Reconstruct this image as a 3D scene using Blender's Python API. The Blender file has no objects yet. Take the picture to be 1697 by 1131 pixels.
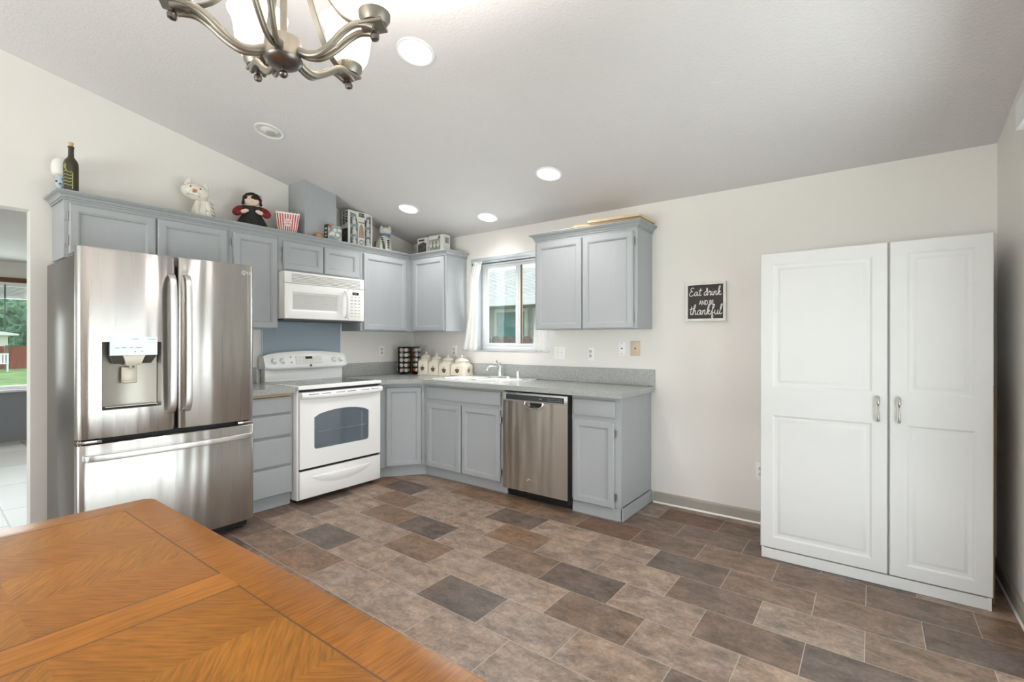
import bpy, bmesh, math, random
from mathutils import Vector, Matrix, noise
S = bpy.context.scene
COL = S.collection
random.seed(7)
R = math.radians
PI = math.pi

# ------------------------------------------------------------------ camera
cam_d = bpy.data.cameras.new('camera')
cam_d.sensor_width = 36.0
cam_d.lens = 800.08 / 1697.0 * 36.0
cam_d.clip_start = 0.02
cam_d.clip_end = 300
cam = bpy.data.objects.new('camera', cam_d)
COL.objects.link(cam)
cam.matrix_world = (Matrix.Translation((4.1791, -3.7261, 1.2702)) @ Matrix.Rotation(R(36.716), 4, 'Z')
                    @ Matrix.Rotation(R(90 - 0.028), 4, 'X') @ Matrix.Rotation(R(0.05), 4, 'Z'))
S.camera = cam

# ------------------------------------------------------------------ world, view, daylight and added fill
S.view_settings.view_transform = 'Standard'
S.view_settings.look = 'None'
S.view_settings.exposure = 0.80
S.view_settings.gamma = 1.0
S.view_settings.use_curve_mapping = False
W = bpy.data.worlds.new('overcast_sky')
S.world = W
W.use_nodes = True
nt = W.node_tree
for n in list(nt.nodes): nt.nodes.remove(n)
wo = nt.nodes.new('ShaderNodeOutputWorld'); bg = nt.nodes.new('ShaderNodeBackground')
tc = nt.nodes.new('ShaderNodeTexCoord'); sx = nt.nodes.new('ShaderNodeSeparateXYZ'); rp = nt.nodes.new('ShaderNodeValToRGB')
nt.links.new(tc.outputs['Generated'], sx.inputs[0]); nt.links.new(sx.outputs['Z'], rp.inputs[0])
rp.color_ramp.elements[0].position = 0.0; rp.color_ramp.elements[0].color = (0.93, 0.96, 1.0, 1)
rp.color_ramp.elements[1].position = 0.7; rp.color_ramp.elements[1].color = (0.80, 0.89, 1.0, 1)
nt.links.new(rp.outputs[0], bg.inputs[0]); bg.inputs[1].default_value = 1.15
nt.links.new(bg.outputs[0], wo.inputs[0])

def area_light(name, loc, rot, sx_, sy_, power, color):
    l = bpy.data.lights.new(name, 'AREA'); l.shape = 'RECTANGLE'; l.size = sx_; l.size_y = sy_
    l.energy = power; l.color = color
    o = bpy.data.objects.new(name, l); COL.objects.link(o); o.location = loc; o.rotation_euler = rot
    return o
# daylight through the sliding door, living-room and kitchen windows; fill lamps are added
area_light('daylight_sliding_door', (4.96, -2.03, 1.05), (0, R(90), 0), 2.0, 1.9, 16, (0.90, 0.94, 1.0))
area_light('ceiling_fill_right', (5.75, -2.03, 0.0), (0, R(90 + 42), 0), 1.6, 2.2, 40, (0.97, 0.96, 1.0))  # added lamp tilted up to brighten the ceiling; no patio is built
area_light('fill_rear', (2.3, -6.80, 1.35), (R(90), 0, 0), 3.4, 2.0, 36, (1.0, 0.97, 0.97))  # added fill from behind the camera, shining through the invented rear window
area_light('ceiling_fill_rear', (2.3, -7.7, 0.1), (R(90 + 42), 0, 0), 3.6, 1.8, 200, (1.0, 0.965, 0.985))  # second added lamp aimed upward, lifts the ceiling from the rear
area_light('daylight_living_window', (-4.72, -3.0, 1.3), (0, R(-90), 0), 1.2, 2.2, 28, (0.95, 0.98, 1.0))
area_light('fill_living_south', (-2.25, -6.75, 1.3), (R(90), 0, 0), 2.6, 1.5, 10, (0.93, 0.97, 1.0))  # added fill lamp to lighten the living room, source unseen
area_light('daylight_kitchen_window', (1.35, 0.32, 1.65), (R(-90), 0, 0), 0.85, 0.85, 9, (0.93, 0.97, 1.0))

# ------------------------------------------------------------------ materials
def srgb(h):
    h = h.lstrip('#'); v = [int(h[i:i+2], 16) / 255 for i in (0, 2, 4)]
    return tuple(x / 12.92 if x <= 0.04045 else ((x + 0.055) / 1.055) ** 2.4 for x in v) + (1.0,)

def newmat(name):
    m = bpy.data.materials.new(name); m.use_nodes = True
    nt = m.node_tree; b = nt.nodes['Principled BSDF']
    return m, nt, b

def add_bump(nt, b, scale, strength, detail=3, stretch=None, dist=0.002):
    t = nt.nodes.new('ShaderNodeTexCoord'); n = nt.nodes.new('ShaderNodeTexNoise'); bp = nt.nodes.new('ShaderNodeBump')
    n.inputs['Scale'].default_value = scale; n.inputs['Detail'].default_value = detail
    src = t.outputs['Object']
    if stretch:
        mp = nt.nodes.new('ShaderNodeMapping'); mp.inputs['Scale'].default_value = stretch
        nt.links.new(src, mp.inputs[0]); src = mp.outputs[0]
    nt.links.new(src, n.inputs['Vector']); nt.links.new(n.outputs['Fac'], bp.inputs['Height'])
    bp.inputs['Strength'].default_value = strength; bp.inputs['Distance'].default_value = dist
    nt.links.new(bp.outputs[0], b.inputs['Normal'])
    return n

def vary(nt, b, col, amt, scale, stretch=None):
    """small procedural variation of the base colour"""
    t = nt.nodes.new('ShaderNodeTexCoord'); n = nt.nodes.new('ShaderNodeTexNoise'); r = nt.nodes.new('ShaderNodeValToRGB')
    n.inputs['Scale'].default_value = scale; n.inputs['Detail'].default_value = 4
    src = t.outputs['Object']
    if stretch:
        mp = nt.nodes.new('ShaderNodeMapping'); mp.inputs['Scale'].default_value = stretch
        nt.links.new(src, mp.inputs[0]); src = mp.outputs[0]
    nt.links.new(src, n.inputs['Vector']); nt.links.new(n.outputs['Fac'], r.inputs[0])
    r.color_ramp.elements[0].position = 0.3; r.color_ramp.elements[1].position = 0.7
    r.color_ramp.elements[0].color = tuple(max(0, x * (1 - amt)) for x in col[:3]) + (1,)
    r.color_ramp.elements[1].color = tuple(min(1, x * (1 + amt)) for x in col[:3]) + (1,)
    nt.links.new(r.outputs[0], b.inputs['Base Color'])

def mat(name, col, rough=0.5, metal=0.0, var=0.03, vscale=6, bump=None, coat=0.0, spec=None, vstretch=None):
    if isinstance(col, str): col = srgb(col)
    m, nt, b = newmat(name)
    b.inputs['Base Color'].default_value = col
    b.inputs['Roughness'].default_value = rough; b.inputs['Metallic'].default_value = metal
    if coat: b.inputs['Coat Weight'].default_value = coat; b.inputs['Coat Roughness'].default_value = 0.1
    if spec is not None: b.inputs['Specular IOR Level'].default_value = spec
    if var: vary(nt, b, col, var, vscale, vstretch)
    if bump: add_bump(nt, b, *bump)
    return m

def emis(name, col, strength):
    m, nt, b = newmat(name)
    b.inputs['Base Color'].default_value = col
    b.inputs['Emission Color'].default_value = col; b.inputs['Emission Strength'].default_value = strength
    b.inputs['Roughness'].default_value = 0.4
    return m

def glass(name, tint=(0.95, 0.98, 0.97, 1), refl=0.06):
    m = bpy.data.materials.new(name); m.use_nodes = True; nt = m.node_tree
    for n in list(nt.nodes): nt.nodes.remove(n)
    o = nt.nodes.new('ShaderNodeOutputMaterial'); mx = nt.nodes.new('ShaderNodeMixShader')
    t = nt.nodes.new('ShaderNodeBsdfTransparent'); g = nt.nodes.new('ShaderNodeBsdfGlossy')
    t.inputs[0].default_value = tint; g.inputs['Roughness'].default_value = 0.02
    mx.inputs[0].default_value = refl
    nt.links.new(t.outputs[0], mx.inputs[1]); nt.links.new(g.outputs[0], mx.inputs[2]); nt.links.new(mx.outputs[0], o.inputs[0])
    return m

M = {}
M['wall'] = mat('wall_paint', '#ece8e3', 0.75, var=0.012, vscale=1.2, bump=(160, 0.25, 4))
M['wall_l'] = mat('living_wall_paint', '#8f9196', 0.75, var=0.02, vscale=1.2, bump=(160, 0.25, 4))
M['ceil'] = mat('ceiling_paint', '#dcd9d9', 0.85, var=0.01, vscale=2, bump=(70, 0.55, 5, None, 0.006))
M['cab'] = mat('grey_cabinet_paint', '#a8abae', 0.42, var=0.012, vscale=5, bump=(26, 0.07, 4, (6, 6, 0.35)), vstretch=(6, 6, 0.4))
M['cabsmooth'] = mat('grey_moulding_paint', '#a3a6a9', 0.42, var=0.01, vscale=5)
M['base'] = mat('greige_baseboard', '#a9a298', 0.5, var=0.02)
M['liner'] = mat('grey_window_liner', '#a7a9ad', 0.5, var=0.02)
M['white'] = mat('white_enamel', '#fbfaf9', 0.18, var=0.0, coat=0.3)
M['whitem'] = mat('white_microwave_plastic', '#f6f4f1', 0.32, var=0.0)
M['melamine'] = mat('white_melamine', '#d8d7d6', 0.6, var=0.01, vscale=8, spec=.2, bump=(40, 0.05, 3, (5, 5, .3)))
M['vinyl'] = mat('white_vinyl', '#f0f0f0', 0.35, var=0.0)
M['plate'] = mat('white_plastic_plate', '#f6f5f2', 0.35, var=0.0)
M['socket'] = mat('off_white_socket', '#cfccc6', 0.4, var=0.0)
M['almond'] = mat('almond_plastic_plate', '#d9c4ae', 0.4, var=0.0)
M['black'] = mat('black_plastic', '#121213', 0.4, var=0.0)
M['dark'] = mat('dark_gap', '#1c1c1e', 0.6, var=0.0)
M['chrome'] = mat('chrome', (0.82, 0.83, 0.84, 1), 0.08, 1.0, var=0.0)
M['nickel'] = mat('brushed_nickel', (0.55, 0.52, 0.47, 1), 0.28, 1.0, var=0.05, vscale=30)
M['hinge'] = mat('hinge_steel', (0.45, 0.45, 0.46, 1), 0.35, 1.0, var=0.0)
M['bronze'] = mat('brushed_pewter', (0.31, 0.285, 0.25, 1), 0.42, 0.9, var=0.12, vscale=18)
M['bronze_d'] = mat('dark_pewter', (0.17, 0.15, 0.14, 1), 0.32, 0.9, var=0.12, vscale=18)
M['rawwood'] = mat('raw_wood_rail', '#cdb28d', 0.6, var=0.08, vscale=8, vstretch=(1, 8, 20))
M['sink'] = mat('white_sink_enamel', '#f5f4f1', 0.12, var=0.0, coat=0.4)
M['curtain'] = mat('white_curtain_cloth', '#f1f0ee', 0.9, var=0.02, vscale=30)
M['glass'] = glass('window_glass')
M['teal'] = mat('reflecting_neighbor_glass', '#7fb3b0', 0.08, var=0.25, vscale=2.5)  # teal reflection painted into the colour of the neighbour's panes
M['cardboard'] = mat('brown_cardboard', '#8a6a45', 0.8, var=0.08, vscale=10)
M['ceramic'] = mat('cream_ceramic', '#e9e1d0', 0.2, var=0.02, coat=0.3)
M['darkprint'] = mat('brown_print', '#6b5a44', 0.5, var=0.25, vscale=60)
M['goldprint'] = mat('ochre_print', '#a08a5a', 0.5, var=0.25, vscale=60)

def brushed(name, base, rough, horiz=False, aniso=0.93, streak=.07):
    m, nt, b = newmat(name)
    b.inputs['Metallic'].default_value = 1.0; b.inputs['Base Color'].default_value = base
    b.inputs['Roughness'].default_value = rough
    t = nt.nodes.new('ShaderNodeTexCoord'); mp = nt.nodes.new('ShaderNodeMapping'); n = nt.nodes.new('ShaderNodeTexNoise')
    mp.inputs['Scale'].default_value = (1.5, 1.5, 260) if horiz else (260, 260, 1.5)
    n.inputs['Scale'].default_value = 1.0; n.inputs['Detail'].default_value = 3
    nt.links.new(t.outputs['Object'], mp.inputs[0]); nt.links.new(mp.outputs[0], n.inputs['Vector'])
    r = nt.nodes.new('ShaderNodeMapRange'); r.inputs[3].default_value = rough * (1 - streak); r.inputs[4].default_value = rough * (1 + streak)
    nt.links.new(n.outputs['Fac'], r.inputs[0]); nt.links.new(r.outputs[0], b.inputs['Roughness'])
    # large slow waviness of the sheet metal
    n2 = nt.nodes.new('ShaderNodeTexNoise'); mp2 = nt.nodes.new('ShaderNodeMapping'); mp2.inputs['Scale'].default_value = (9, 9, 0.7)
    n2.inputs['Scale'].default_value = 1.0; n2.inputs['Detail'].default_value = 1
    nt.links.new(t.outputs['Object'], mp2.inputs[0]); nt.links.new(mp2.outputs[0], n2.inputs['Vector'])
    bp = nt.nodes.new('ShaderNodeBump'); bp.inputs['Strength'].default_value = 0.35; bp.inputs['Distance'].default_value = 0.02
    nt.links.new(n2.outputs['Fac'], bp.inputs['Height']); nt.links.new(bp.outputs[0], b.inputs['Normal'])
    b.inputs['Anisotropic'].default_value = aniso; b.inputs['Anisotropic Rotation'].default_value = .25
    return m
M['steel'] = brushed('brushed_stainless_steel', (0.53, 0.51, 0.485, 1), 0.28)
M['steel_h'] = brushed('handle_stainless_steel', (0.74, 0.73, 0.72, 1), 0.36, True, .3)
M['steel_dw'] = brushed('dishwasher_stainless_steel', (0.58, 0.54, 0.50, 1), 0.30, False, .9, .06)
M['steel_side'] = mat('grey_fridge_side', '#7d7973', 0.3, 0.7, var=0.05, vscale=3)
M['disp'] = mat('dispenser_silver_panel', '#b9c2cb', 0.15, 0.5, var=0.03, vscale=10)
M['dispgrey'] = mat('dispenser_recess_grey', '#aaa59c', 0.3, 0.5, var=0.03)
M['disppad'] = mat('dispenser_paddle', '#cfc8ba', 0.35, 0.2, var=0.0)

def speckle(name, c1, c2, c3, rough=0.3):
    m, nt, b = newmat(name)
    t = nt.nodes.new('ShaderNodeTexCoord'); n = nt.nodes.new('ShaderNodeTexNoise'); r = nt.nodes.new('ShaderNodeValToRGB')
    n.inputs['Scale'].default_value = 120; n.inputs['Detail'].default_value = 6; n.inputs['Roughness'].default_value = 0.7
    nt.links.new(t.outputs['Object'], n.inputs['Vector']); nt.links.new(n.outputs['Fac'], r.inputs[0])
    e = r.color_ramp.elements; e[0].position = 0.36; e[0].color = srgb(c1); e[1].position = 0.64; e[1].color = srgb(c3)
    k = e.new(0.5); k.color = srgb(c2)
    nt.links.new(r.outputs[0], b.inputs['Base Color']); b.inputs['Roughness'].default_value = rough
    return m
M['laminate'] = speckle('grey_speckled_laminate', '#959795', '#a8aaa8', '#b8bab8', 0.2)
M['splash'] = speckle('blue_grey_splash_laminate', '#8f9eac', '#9caab7', '#a8b5c0', 0.35)

def cooktop_mat():
    return mat('black_ceramic_glass', '#202226', 0.06, var=0.0, coat=0.2)
M['cooktop'] = cooktop_mat()
M['ring'] = mat('burner_ring_print', '#6d7076', 0.2, var=0.0)
M['ovenglass'] = mat('smoked_oven_glass', '#5f6a73', 0.06, var=0.0, coat=0.4)
M['rack'] = mat('oven_rack_wire', '#a9b0b5', 0.3, 0.6, var=0.0)

def floor_mat():
    m, nt, b = newmat('vinyl_slate_tile')
    N = nt.nodes; L = nt.links
    at = N.new('ShaderNodeVertexColor'); at.layer_name = 'tone'
    uv = N.new('ShaderNodeUVMap'); uv.uv_map = 'tile'
    sp = N.new('ShaderNodeSeparateXYZ'); L.new(uv.outputs[0], sp.inputs[0])
    def edge(out, size):
        a = N.new('ShaderNodeMath'); a.operation = 'SUBTRACT'; a.inputs[0].default_value = 1.0; L.new(out, a.inputs[1])
        mn = N.new('ShaderNodeMath'); mn.operation = 'MINIMUM'; L.new(out, mn.inputs[0]); L.new(a.outputs[0], mn.inputs[1])
        k = N.new('ShaderNodeMath'); k.operation = 'MULTIPLY'; L.new(mn.outputs[0], k.inputs[0]); k.inputs[1].default_value = size
        return k.outputs[0]
    mm = N.new('ShaderNodeMath'); mm.operation = 'MINIMUM'; L.new(edge(sp.outputs[0], .4025), mm.inputs[0]); L.new(edge(sp.outputs[1], .2512), mm.inputs[1])
    g = N.new('ShaderNodeMapRange'); g.inputs[1].default_value = 0.0008; g.inputs[2].default_value = 0.0019; L.new(mm.outputs[0], g.inputs[0])
    t = N.new('ShaderNodeTexCoord')
    # cloudy slate mottling, stretched along the tile
    ad = N.new('ShaderNodeVectorMath'); ad.operation = 'ADD'; L.new(t.outputs['Object'], ad.inputs[0])
    sc = N.new('ShaderNodeVectorMath'); sc.operation = 'SCALE'; L.new(at.outputs['Alpha'], sc.inputs['Scale']); sc.inputs[0].default_value = (37, 11, 5)
    L.new(sc.outputs[0], ad.inputs[1])
    mp = N.new('ShaderNodeMapping'); mp.inputs['Scale'].default_value = (8, 13, 1); L.new(ad.outputs[0], mp.inputs[0])
    n1 = N.new('ShaderNodeTexNoise'); n1.inputs['Scale'].default_value = 1.0; n1.inputs['Detail'].default_value = 12; n1.inputs['Roughness'].default_value = .74; n1.inputs['Distortion'].default_value = .25
    L.new(mp.outputs[0], n1.inputs['Vector'])
    r1 = N.new('ShaderNodeMapRange'); r1.inputs[1].default_value = .36; r1.inputs[2].default_value = .64; r1.inputs[3].default_value = .55; r1.inputs[4].default_value = 1.40
    L.new(n1.outputs['Fac'], r1.inputs[0])
    n2 = N.new('ShaderNodeTexNoise'); n2.inputs['Scale'].default_value = 3.2; n2.inputs['Detail'].default_value = 5; L.new(ad.outputs[0], n2.inputs['Vector'])
    r2 = N.new('ShaderNodeValToRGB'); r2.color_ramp.elements[0].position = .38; r2.color_ramp.elements[0].color = (1.06, .98, .88, 1)
    r2.color_ramp.elements[1].position = .62; r2.color_ramp.elements[1].color = (1.0, 1.0, 1.0, 1); L.new(n2.outputs['Fac'], r2.inputs[0])
    n3 = N.new('ShaderNodeTexNoise'); n3.inputs['Scale'].default_value = 55; n3.inputs['Detail'].default_value = 6; n3.inputs['Roughness'].default_value = .7; L.new(ad.outputs[0], n3.inputs['Vector'])
    r3 = N.new('ShaderNodeMapRange'); r3.inputs[1].default_value = .32; r3.inputs[2].default_value = .68; r3.inputs[3].default_value = .74; r3.inputs[4].default_value = 1.22; L.new(n3.outputs['Fac'], r3.inputs[0])
    mm3 = N.new('ShaderNodeMath'); mm3.operation = 'MULTIPLY'; L.new(r1.outputs[0], mm3.inputs[0]); L.new(r3.outputs[0], mm3.inputs[1])
    m1 = N.new('ShaderNodeVectorMath'); m1.operation = 'SCALE'; L.new(at.outputs['Color'], m1.inputs[0]); L.new(mm3.outputs[0], m1.inputs['Scale'])
    m2 = N.new('ShaderNodeVectorMath'); m2.operation = 'MULTIPLY'; L.new(m1.outputs[0], m2.inputs[0]); L.new(r2.outputs[0], m2.inputs[1])
    mx = N.new('ShaderNodeMix'); mx.data_type = 'RGBA'; L.new(g.outputs[0], mx.inputs[0]); mx.inputs[6].default_value = srgb('#b5a698'); L.new(m2.outputs[0], mx.inputs[7])
    L.new(mx.outputs[2], b.inputs['Base Color'])
    b.inputs['Roughness'].default_value = 0.42
    bp = N.new('ShaderNodeBump'); bp.inputs['Strength'].default_value = .25; bp.inputs['Distance'].default_value = .002
    L.new(n1.outputs['Fac'], bp.inputs['Height']); L.new(bp.outputs[0], b.inputs['Normal'])
    return m
M['floor'] = floor_mat()

def wood(name, ang, light='#a56820', dark='#804e18', along=14, across=165, rough=.30):
    m, nt, b = newmat(name); N = nt.nodes; L = nt.links
    t = N.new('ShaderNodeTexCoord'); ro = N.new('ShaderNodeMapping'); ro.inputs['Rotation'].default_value = (0, 0, ang)
    L.new(t.outputs['Object'], ro.inputs[0])
    mp = N.new('ShaderNodeMapping'); mp.inputs['Scale'].default_value = (along, across, 8); L.new(ro.outputs[0], mp.inputs[0])
    n = N.new('ShaderNodeTexNoise'); n.inputs['Scale'].default_value = 1; n.inputs['Detail'].default_value = 7; n.inputs['Distortion'].default_value = .3; n.inputs['Roughness'].default_value = .62
    L.new(mp.outputs[0], n.inputs['Vector'])
    r = N.new('ShaderNodeValToRGB'); e = r.color_ramp.elements
    e[0].position = .34; e[0].color = srgb(dark); e[1].position = .60; e[1].color = srgb(light)
    L.new(n.outputs['Fac'], r.inputs[0])
    n2 = N.new('ShaderNodeTexNoise'); n2.inputs['Scale'].default_value = 4; n2.inputs['Detail'].default_value = 3; L.new(ro.outputs[0], n2.inputs['Vector'])
    r2 = N.new('ShaderNodeMapRange'); r2.inputs[1].default_value = .3; r2.inputs[2].default_value = .7; r2.inputs[3].default_value = .86; r2.inputs[4].default_value = 1.14; L.new(n2.outputs['Fac'], r2.inputs[0])
    mu = N.new('ShaderNodeVectorMath'); mu.operation = 'SCALE'; L.new(r.outputs[0], mu.inputs[0]); L.new(r2.outputs[0], mu.inputs['Scale'])
    L.new(mu.outputs[0], b.inputs['Base Color']); b.inputs['Roughness'].default_value = rough
    b.inputs['Coat Weight'].default_value = .05; b.inputs['Coat Roughness'].default_value = .3; b.inputs['Specular IOR Level'].default_value = .24
    return m
M['wood_x'] = wood('oak_veneer_lengthwise', 0)
M['wood_y'] = wood('oak_veneer_crosswise', R(90))
M['wood_a'] = wood('oak_veneer_diagonal', R(38), '#ab7026', '#86561c')
M['wood_b'] = wood('oak_veneer_counter_diagonal', R(-38), '#a66a22', '#83531a')
M['wood_line'] = mat('dark_inlay_line', '#5e3a18', 0.4, var=0.0)
M['wood_band'] = wood('oak_cross_band', R(90), '#b07024', '#905a18', 9, 90)

def shingles(name, c1, c2):
    m, nt, b = newmat(name); N = nt.nodes; L = nt.links
    t = N.new('ShaderNodeTexCoord'); br = N.new('ShaderNodeTexBrick'); mp = N.new('ShaderNodeMapping')
    mp.inputs['Scale'].default_value = (5, 6, 5)
    L.new(t.outputs['UV'], mp.inputs[0]); L.new(mp.outputs[0], br.inputs['Vector'])
    br.inputs['Color1'].default_value = srgb(c1); br.inputs['Color2'].default_value = srgb(c2); br.inputs['Mortar'].default_value = srgb('#8b918c')
    br.inputs['Scale'].default_value = 1.0; br.inputs['Mortar Size'].default_value = .04; br.inputs['Brick Width'].default_value = .9; br.inputs['Row Height'].default_value = .38
    L.new(br.outputs['Color'], b.inputs['Base Color']); b.inputs['Roughness'].default_value = .9
    return m
M['shingle'] = shingles('pale_roof_shingles', '#e2ddd3', '#cbc7bd')
M['siding'] = mat('cream_lap_siding', '#dcdad0', 0.7, var=0.03)
M['fascia'] = mat('white_fascia', '#eef0ec', 0.6, var=0.0)
M['picket'] = mat('weathered_picket', '#7a6a62', 0.85, var=0.25, vscale=5, vstretch=(8, 8, .6))
M['redfence'] = mat('red_cedar_boards', '#8f4a36', 0.85, var=0.2, vscale=3, vstretch=(6, 6, .4))
M['lawn'] = mat('mown_lawn', '#7c9a58', 0.95, var=0.35, vscale=1.3)
M['leaf'] = mat('conifer_foliage', '#5f8268', 0.9, var=0.5, vscale=2.2, bump=(6, 1.0, 6, None, .25))
M['leaf2'] = mat('pale_foliage', '#7a9c7c', 0.9, var=0.5, vscale=2.6, bump=(6, 1.0, 6, None, .25))
M['bark'] = mat('bark', '#5a4a3c', 0.9, var=0.2)
M['livfloor'] = None

# ------------------------------------------------------------------ mesh helpers
class MB:
    def __init__(s): s.bm = bmesh.new(); s.mi = 0
    def _f(s, vs):
        try:
            f = s.bm.faces.new(vs); f.material_index = s.mi; return f
        except ValueError: return None
    def mat(s, i): s.mi = i; return s
    def box(s, x0, x1, y0, y1, z0, z1, bev=0.0, seg=2, M_=None):
        t = bmesh.new()
        vs = [t.verts.new((x, y, z)) for x in (x0, x1) for y in (y0, y1) for z in (z0, z1)]
        for q in ((0, 1, 3, 2), (4, 6, 7, 5), (0, 4, 5, 1), (2, 3, 7, 6), (0, 2, 6, 4), (1, 5, 7, 3)): t.faces.new([vs[i] for i in q])
        bmesh.ops.recalc_face_normals(t, faces=t.faces)
        if bev > 0: bmesh.ops.bevel(t, geom=list(t.edges), offset=bev, segments=seg, profile=.5, affect='EDGES')
        s.merge(t, M_); return s
    def merge(s, t, M_=None):
        mp = {}
        for v in t.verts:
            co = v.co if M_ is None else M_ @ v.co
            mp[v] = s.bm.verts.new(co)
        for f in t.faces: s._f([mp[v] for v in f.verts])
        t.free()
    def prism(s, pts, vec):
        vec = Vector(vec); a = [s.bm.verts.new(p) for p in pts]; b = [s.bm.verts.new(Vector(p) + vec) for p in pts]
        n = len(pts); t0 = len(s.bm.faces)
        fs = [s._f(a[::-1]), s._f(b)] + [s._f([a[i], a[(i + 1) % n], b[(i + 1) % n], b[i]]) for i in range(n)]
        bmesh.ops.recalc_face_normals(s.bm, faces=[f for f in fs if f]); return s
    def rings(s, rings, closed=True, cap0=True, cap1=True):
        prev = None; fs = []; first = None
        for r in rings:
            cur = [s.bm.verts.new(p) for p in r]
            if prev:
                n = len(cur)
                for i in range(n if closed else n - 1):
                    fs.append(s._f([prev[i], prev[(i + 1) % n], cur[(i + 1) % n], cur[i]]))
            else: first = cur
            prev = cur
        if cap0: fs.append(s._f(first[::-1]))
        if cap1: fs.append(s._f(prev))
        bmesh.ops.recalc_face_normals(s.bm, faces=[f for f in fs if f]); return s
    def lathe(s, prof, c=(0, 0, 0), seg=24, M_=None, cap0=True, cap1=True):
        rs = []
        for r, z in prof:
            r = max(r, 1e-4); ring = []
            for i in range(seg):
                a = 2 * PI * i / seg; p = Vector((c[0] + r * math.cos(a), c[1] + r * math.sin(a), c[2] + z))
                ring.append(M_ @ p if M_ is not None else p)
            rs.append(ring)
        return s.rings(rs, True, cap0, cap1)
    def tube(s, pts, r, seg=8, flat=None, up=(0, 0, 1), caps=True, scale=None):
        pts = [Vector(p) for p in pts]; n = len(pts); rs = []; U = Vector(up)
        for i, p in enumerate(pts):
            d = (pts[min(i + 1, n - 1)] - pts[max(i - 1, 0)]).normalized()
            side = d.cross(U)
            if side.length < 1e-3: side = d.cross(Vector((1, 0, 0)))
            side.normalize(); nn = side.cross(d).normalized()
            ra, rb = (r, r) if flat is None else flat
            k = 1 if scale is None else scale[i]
            rs.append([p + side * (ra * k * math.cos(2 * PI * j / seg)) + nn * (rb * k * math.sin(2 * PI * j / seg)) for j in range(seg)])
        return s.rings(rs, True, caps, caps)
    def strap(s, pts, w, t, up=(0, 0, 1)):
        pts = [Vector(p) for p in pts]; n = len(pts); rs = []; U = Vector(up)
        for i, p in enumerate(pts):
            d = (pts[min(i + 1, n - 1)] - pts[max(i - 1, 0)]).normalized()
            side = d.cross(U).normalized(); nn = side.cross(d).normalized()
            rs.append([p + side * a * w / 2 + nn * b * t / 2 for a, b in ((-1, -1), (1, -1), (1, 1), (-1, 1))])
        return s.rings(rs, True, True, True)
    def ball(s, c, r, sub=2, sc=(1, 1, 1), M_=None):
        t = bmesh.new(); bmesh.ops.create_icosphere(t, subdivisions=sub, radius=1)
        for v in t.verts: v.co = Vector((c[0] + v.co.x * r * sc[0], c[1] + v.co.y * r * sc[1], c[2] + v.co.z * r * sc[2]))
        s.merge(t, M_); return s
    def quad(s, a, b, c, d): s._f([s.bm.verts.new(p) for p in (a, b, c, d)]); return s
    def poly(s, pts, holes=()):
        """planar polygon with holes (all points 3-D)"""
        t = bmesh.new(); es = []
        for loop in [pts] + list(holes):
            vs = [t.verts.new(p) for p in loop]
            es += [t.edges.new((vs[i], vs[(i + 1) % len(vs)])) for i in range(len(vs))]
        bmesh.ops.triangle_fill(t, use_beauty=True, use_dissolve=False, edges=es)
        s.merge(t); return s
    def wallstrip(s, loop, vec):
        vec = Vector(vec); n = len(loop)
        for i in range(n):
            a, b = Vector(loop[i]), Vector(loop[(i + 1) % n]); s.quad(a, b, b + vec, a + vec)
        return s
    def build(s, name, mats, parent=None, smooth=38, loc=None, recalc=True, weld=True):
        if weld: bmesh.ops.remove_doubles(s.bm, verts=s.bm.verts, dist=1e-5)
        if recalc: bmesh.ops.recalc_face_normals(s.bm, faces=s.bm.faces)
        me = bpy.data.meshes.new(name); s.bm.to_mesh(me); s.bm.free()
        for m in (mats if isinstance(mats, (list, tuple)) else [mats]): me.materials.append(m)
        if smooth:
            me.polygons.foreach_set('use_smooth', [True] * len(me.polygons)); me.set_sharp_from_angle(angle=R(smooth))
        o = bpy.data.objects.new(name, me); COL.objects.link(o)
        if parent is not None: o.parent = parent
        if loc is not None: o.location = loc
        return o

def tag(o, label, cat, group=None):
    o['label'] = label; o['category'] = cat
    if group: o['group'] = group
    return o
def thing(name, label, cat, loc=(0, 0, 0), rz=0.0, group=None):
    o = bpy.data.objects.new(name, None); COL.objects.link(o); o.empty_display_size = .05
    o.location = loc; o.rotation_euler = (0, 0, rz); return tag(o, label, cat, group)
def structure(o): o['kind'] = 'structure'; return o
def copy_tree(root, loc, rz=None, label=None):
    r = root.copy(); COL.objects.link(r); r.location = loc
    if rz is not None: r.rotation_euler = (0, 0, rz)
    if label: r['label'] = label
    for ch in list(root.children):
        c = ch.copy(); COL.objects.link(c); c.parent = r
        for g in list(ch.children):
            d = g.copy(); COL.objects.link(d); d.parent = c
    return r
def text_mesh(mb, body, size, M_, depth=.0006, font_shear=0.0, bold=0.0):
    cu = bpy.data.curves.new('lettering', 'FONT'); cu.body = body; cu.size = size; cu.extrude = depth; cu.align_x = 'CENTER'; cu.align_y = 'CENTER'
    cu.shear = font_shear; cu.resolution_u = 3; cu.offset = bold
    ob = bpy.data.objects.new('lettering', cu); COL.objects.link(ob)
    dg = bpy.context.evaluated_depsgraph_get(); me = bpy.data.meshes.new_from_object(ob.evaluated_get(dg))
    t = bmesh.new(); t.from_mesh(me); mb.merge(t, M_)
    bpy.data.objects.remove(ob); bpy.data.curves.remove(cu); bpy.data.meshes.remove(me)
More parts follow.
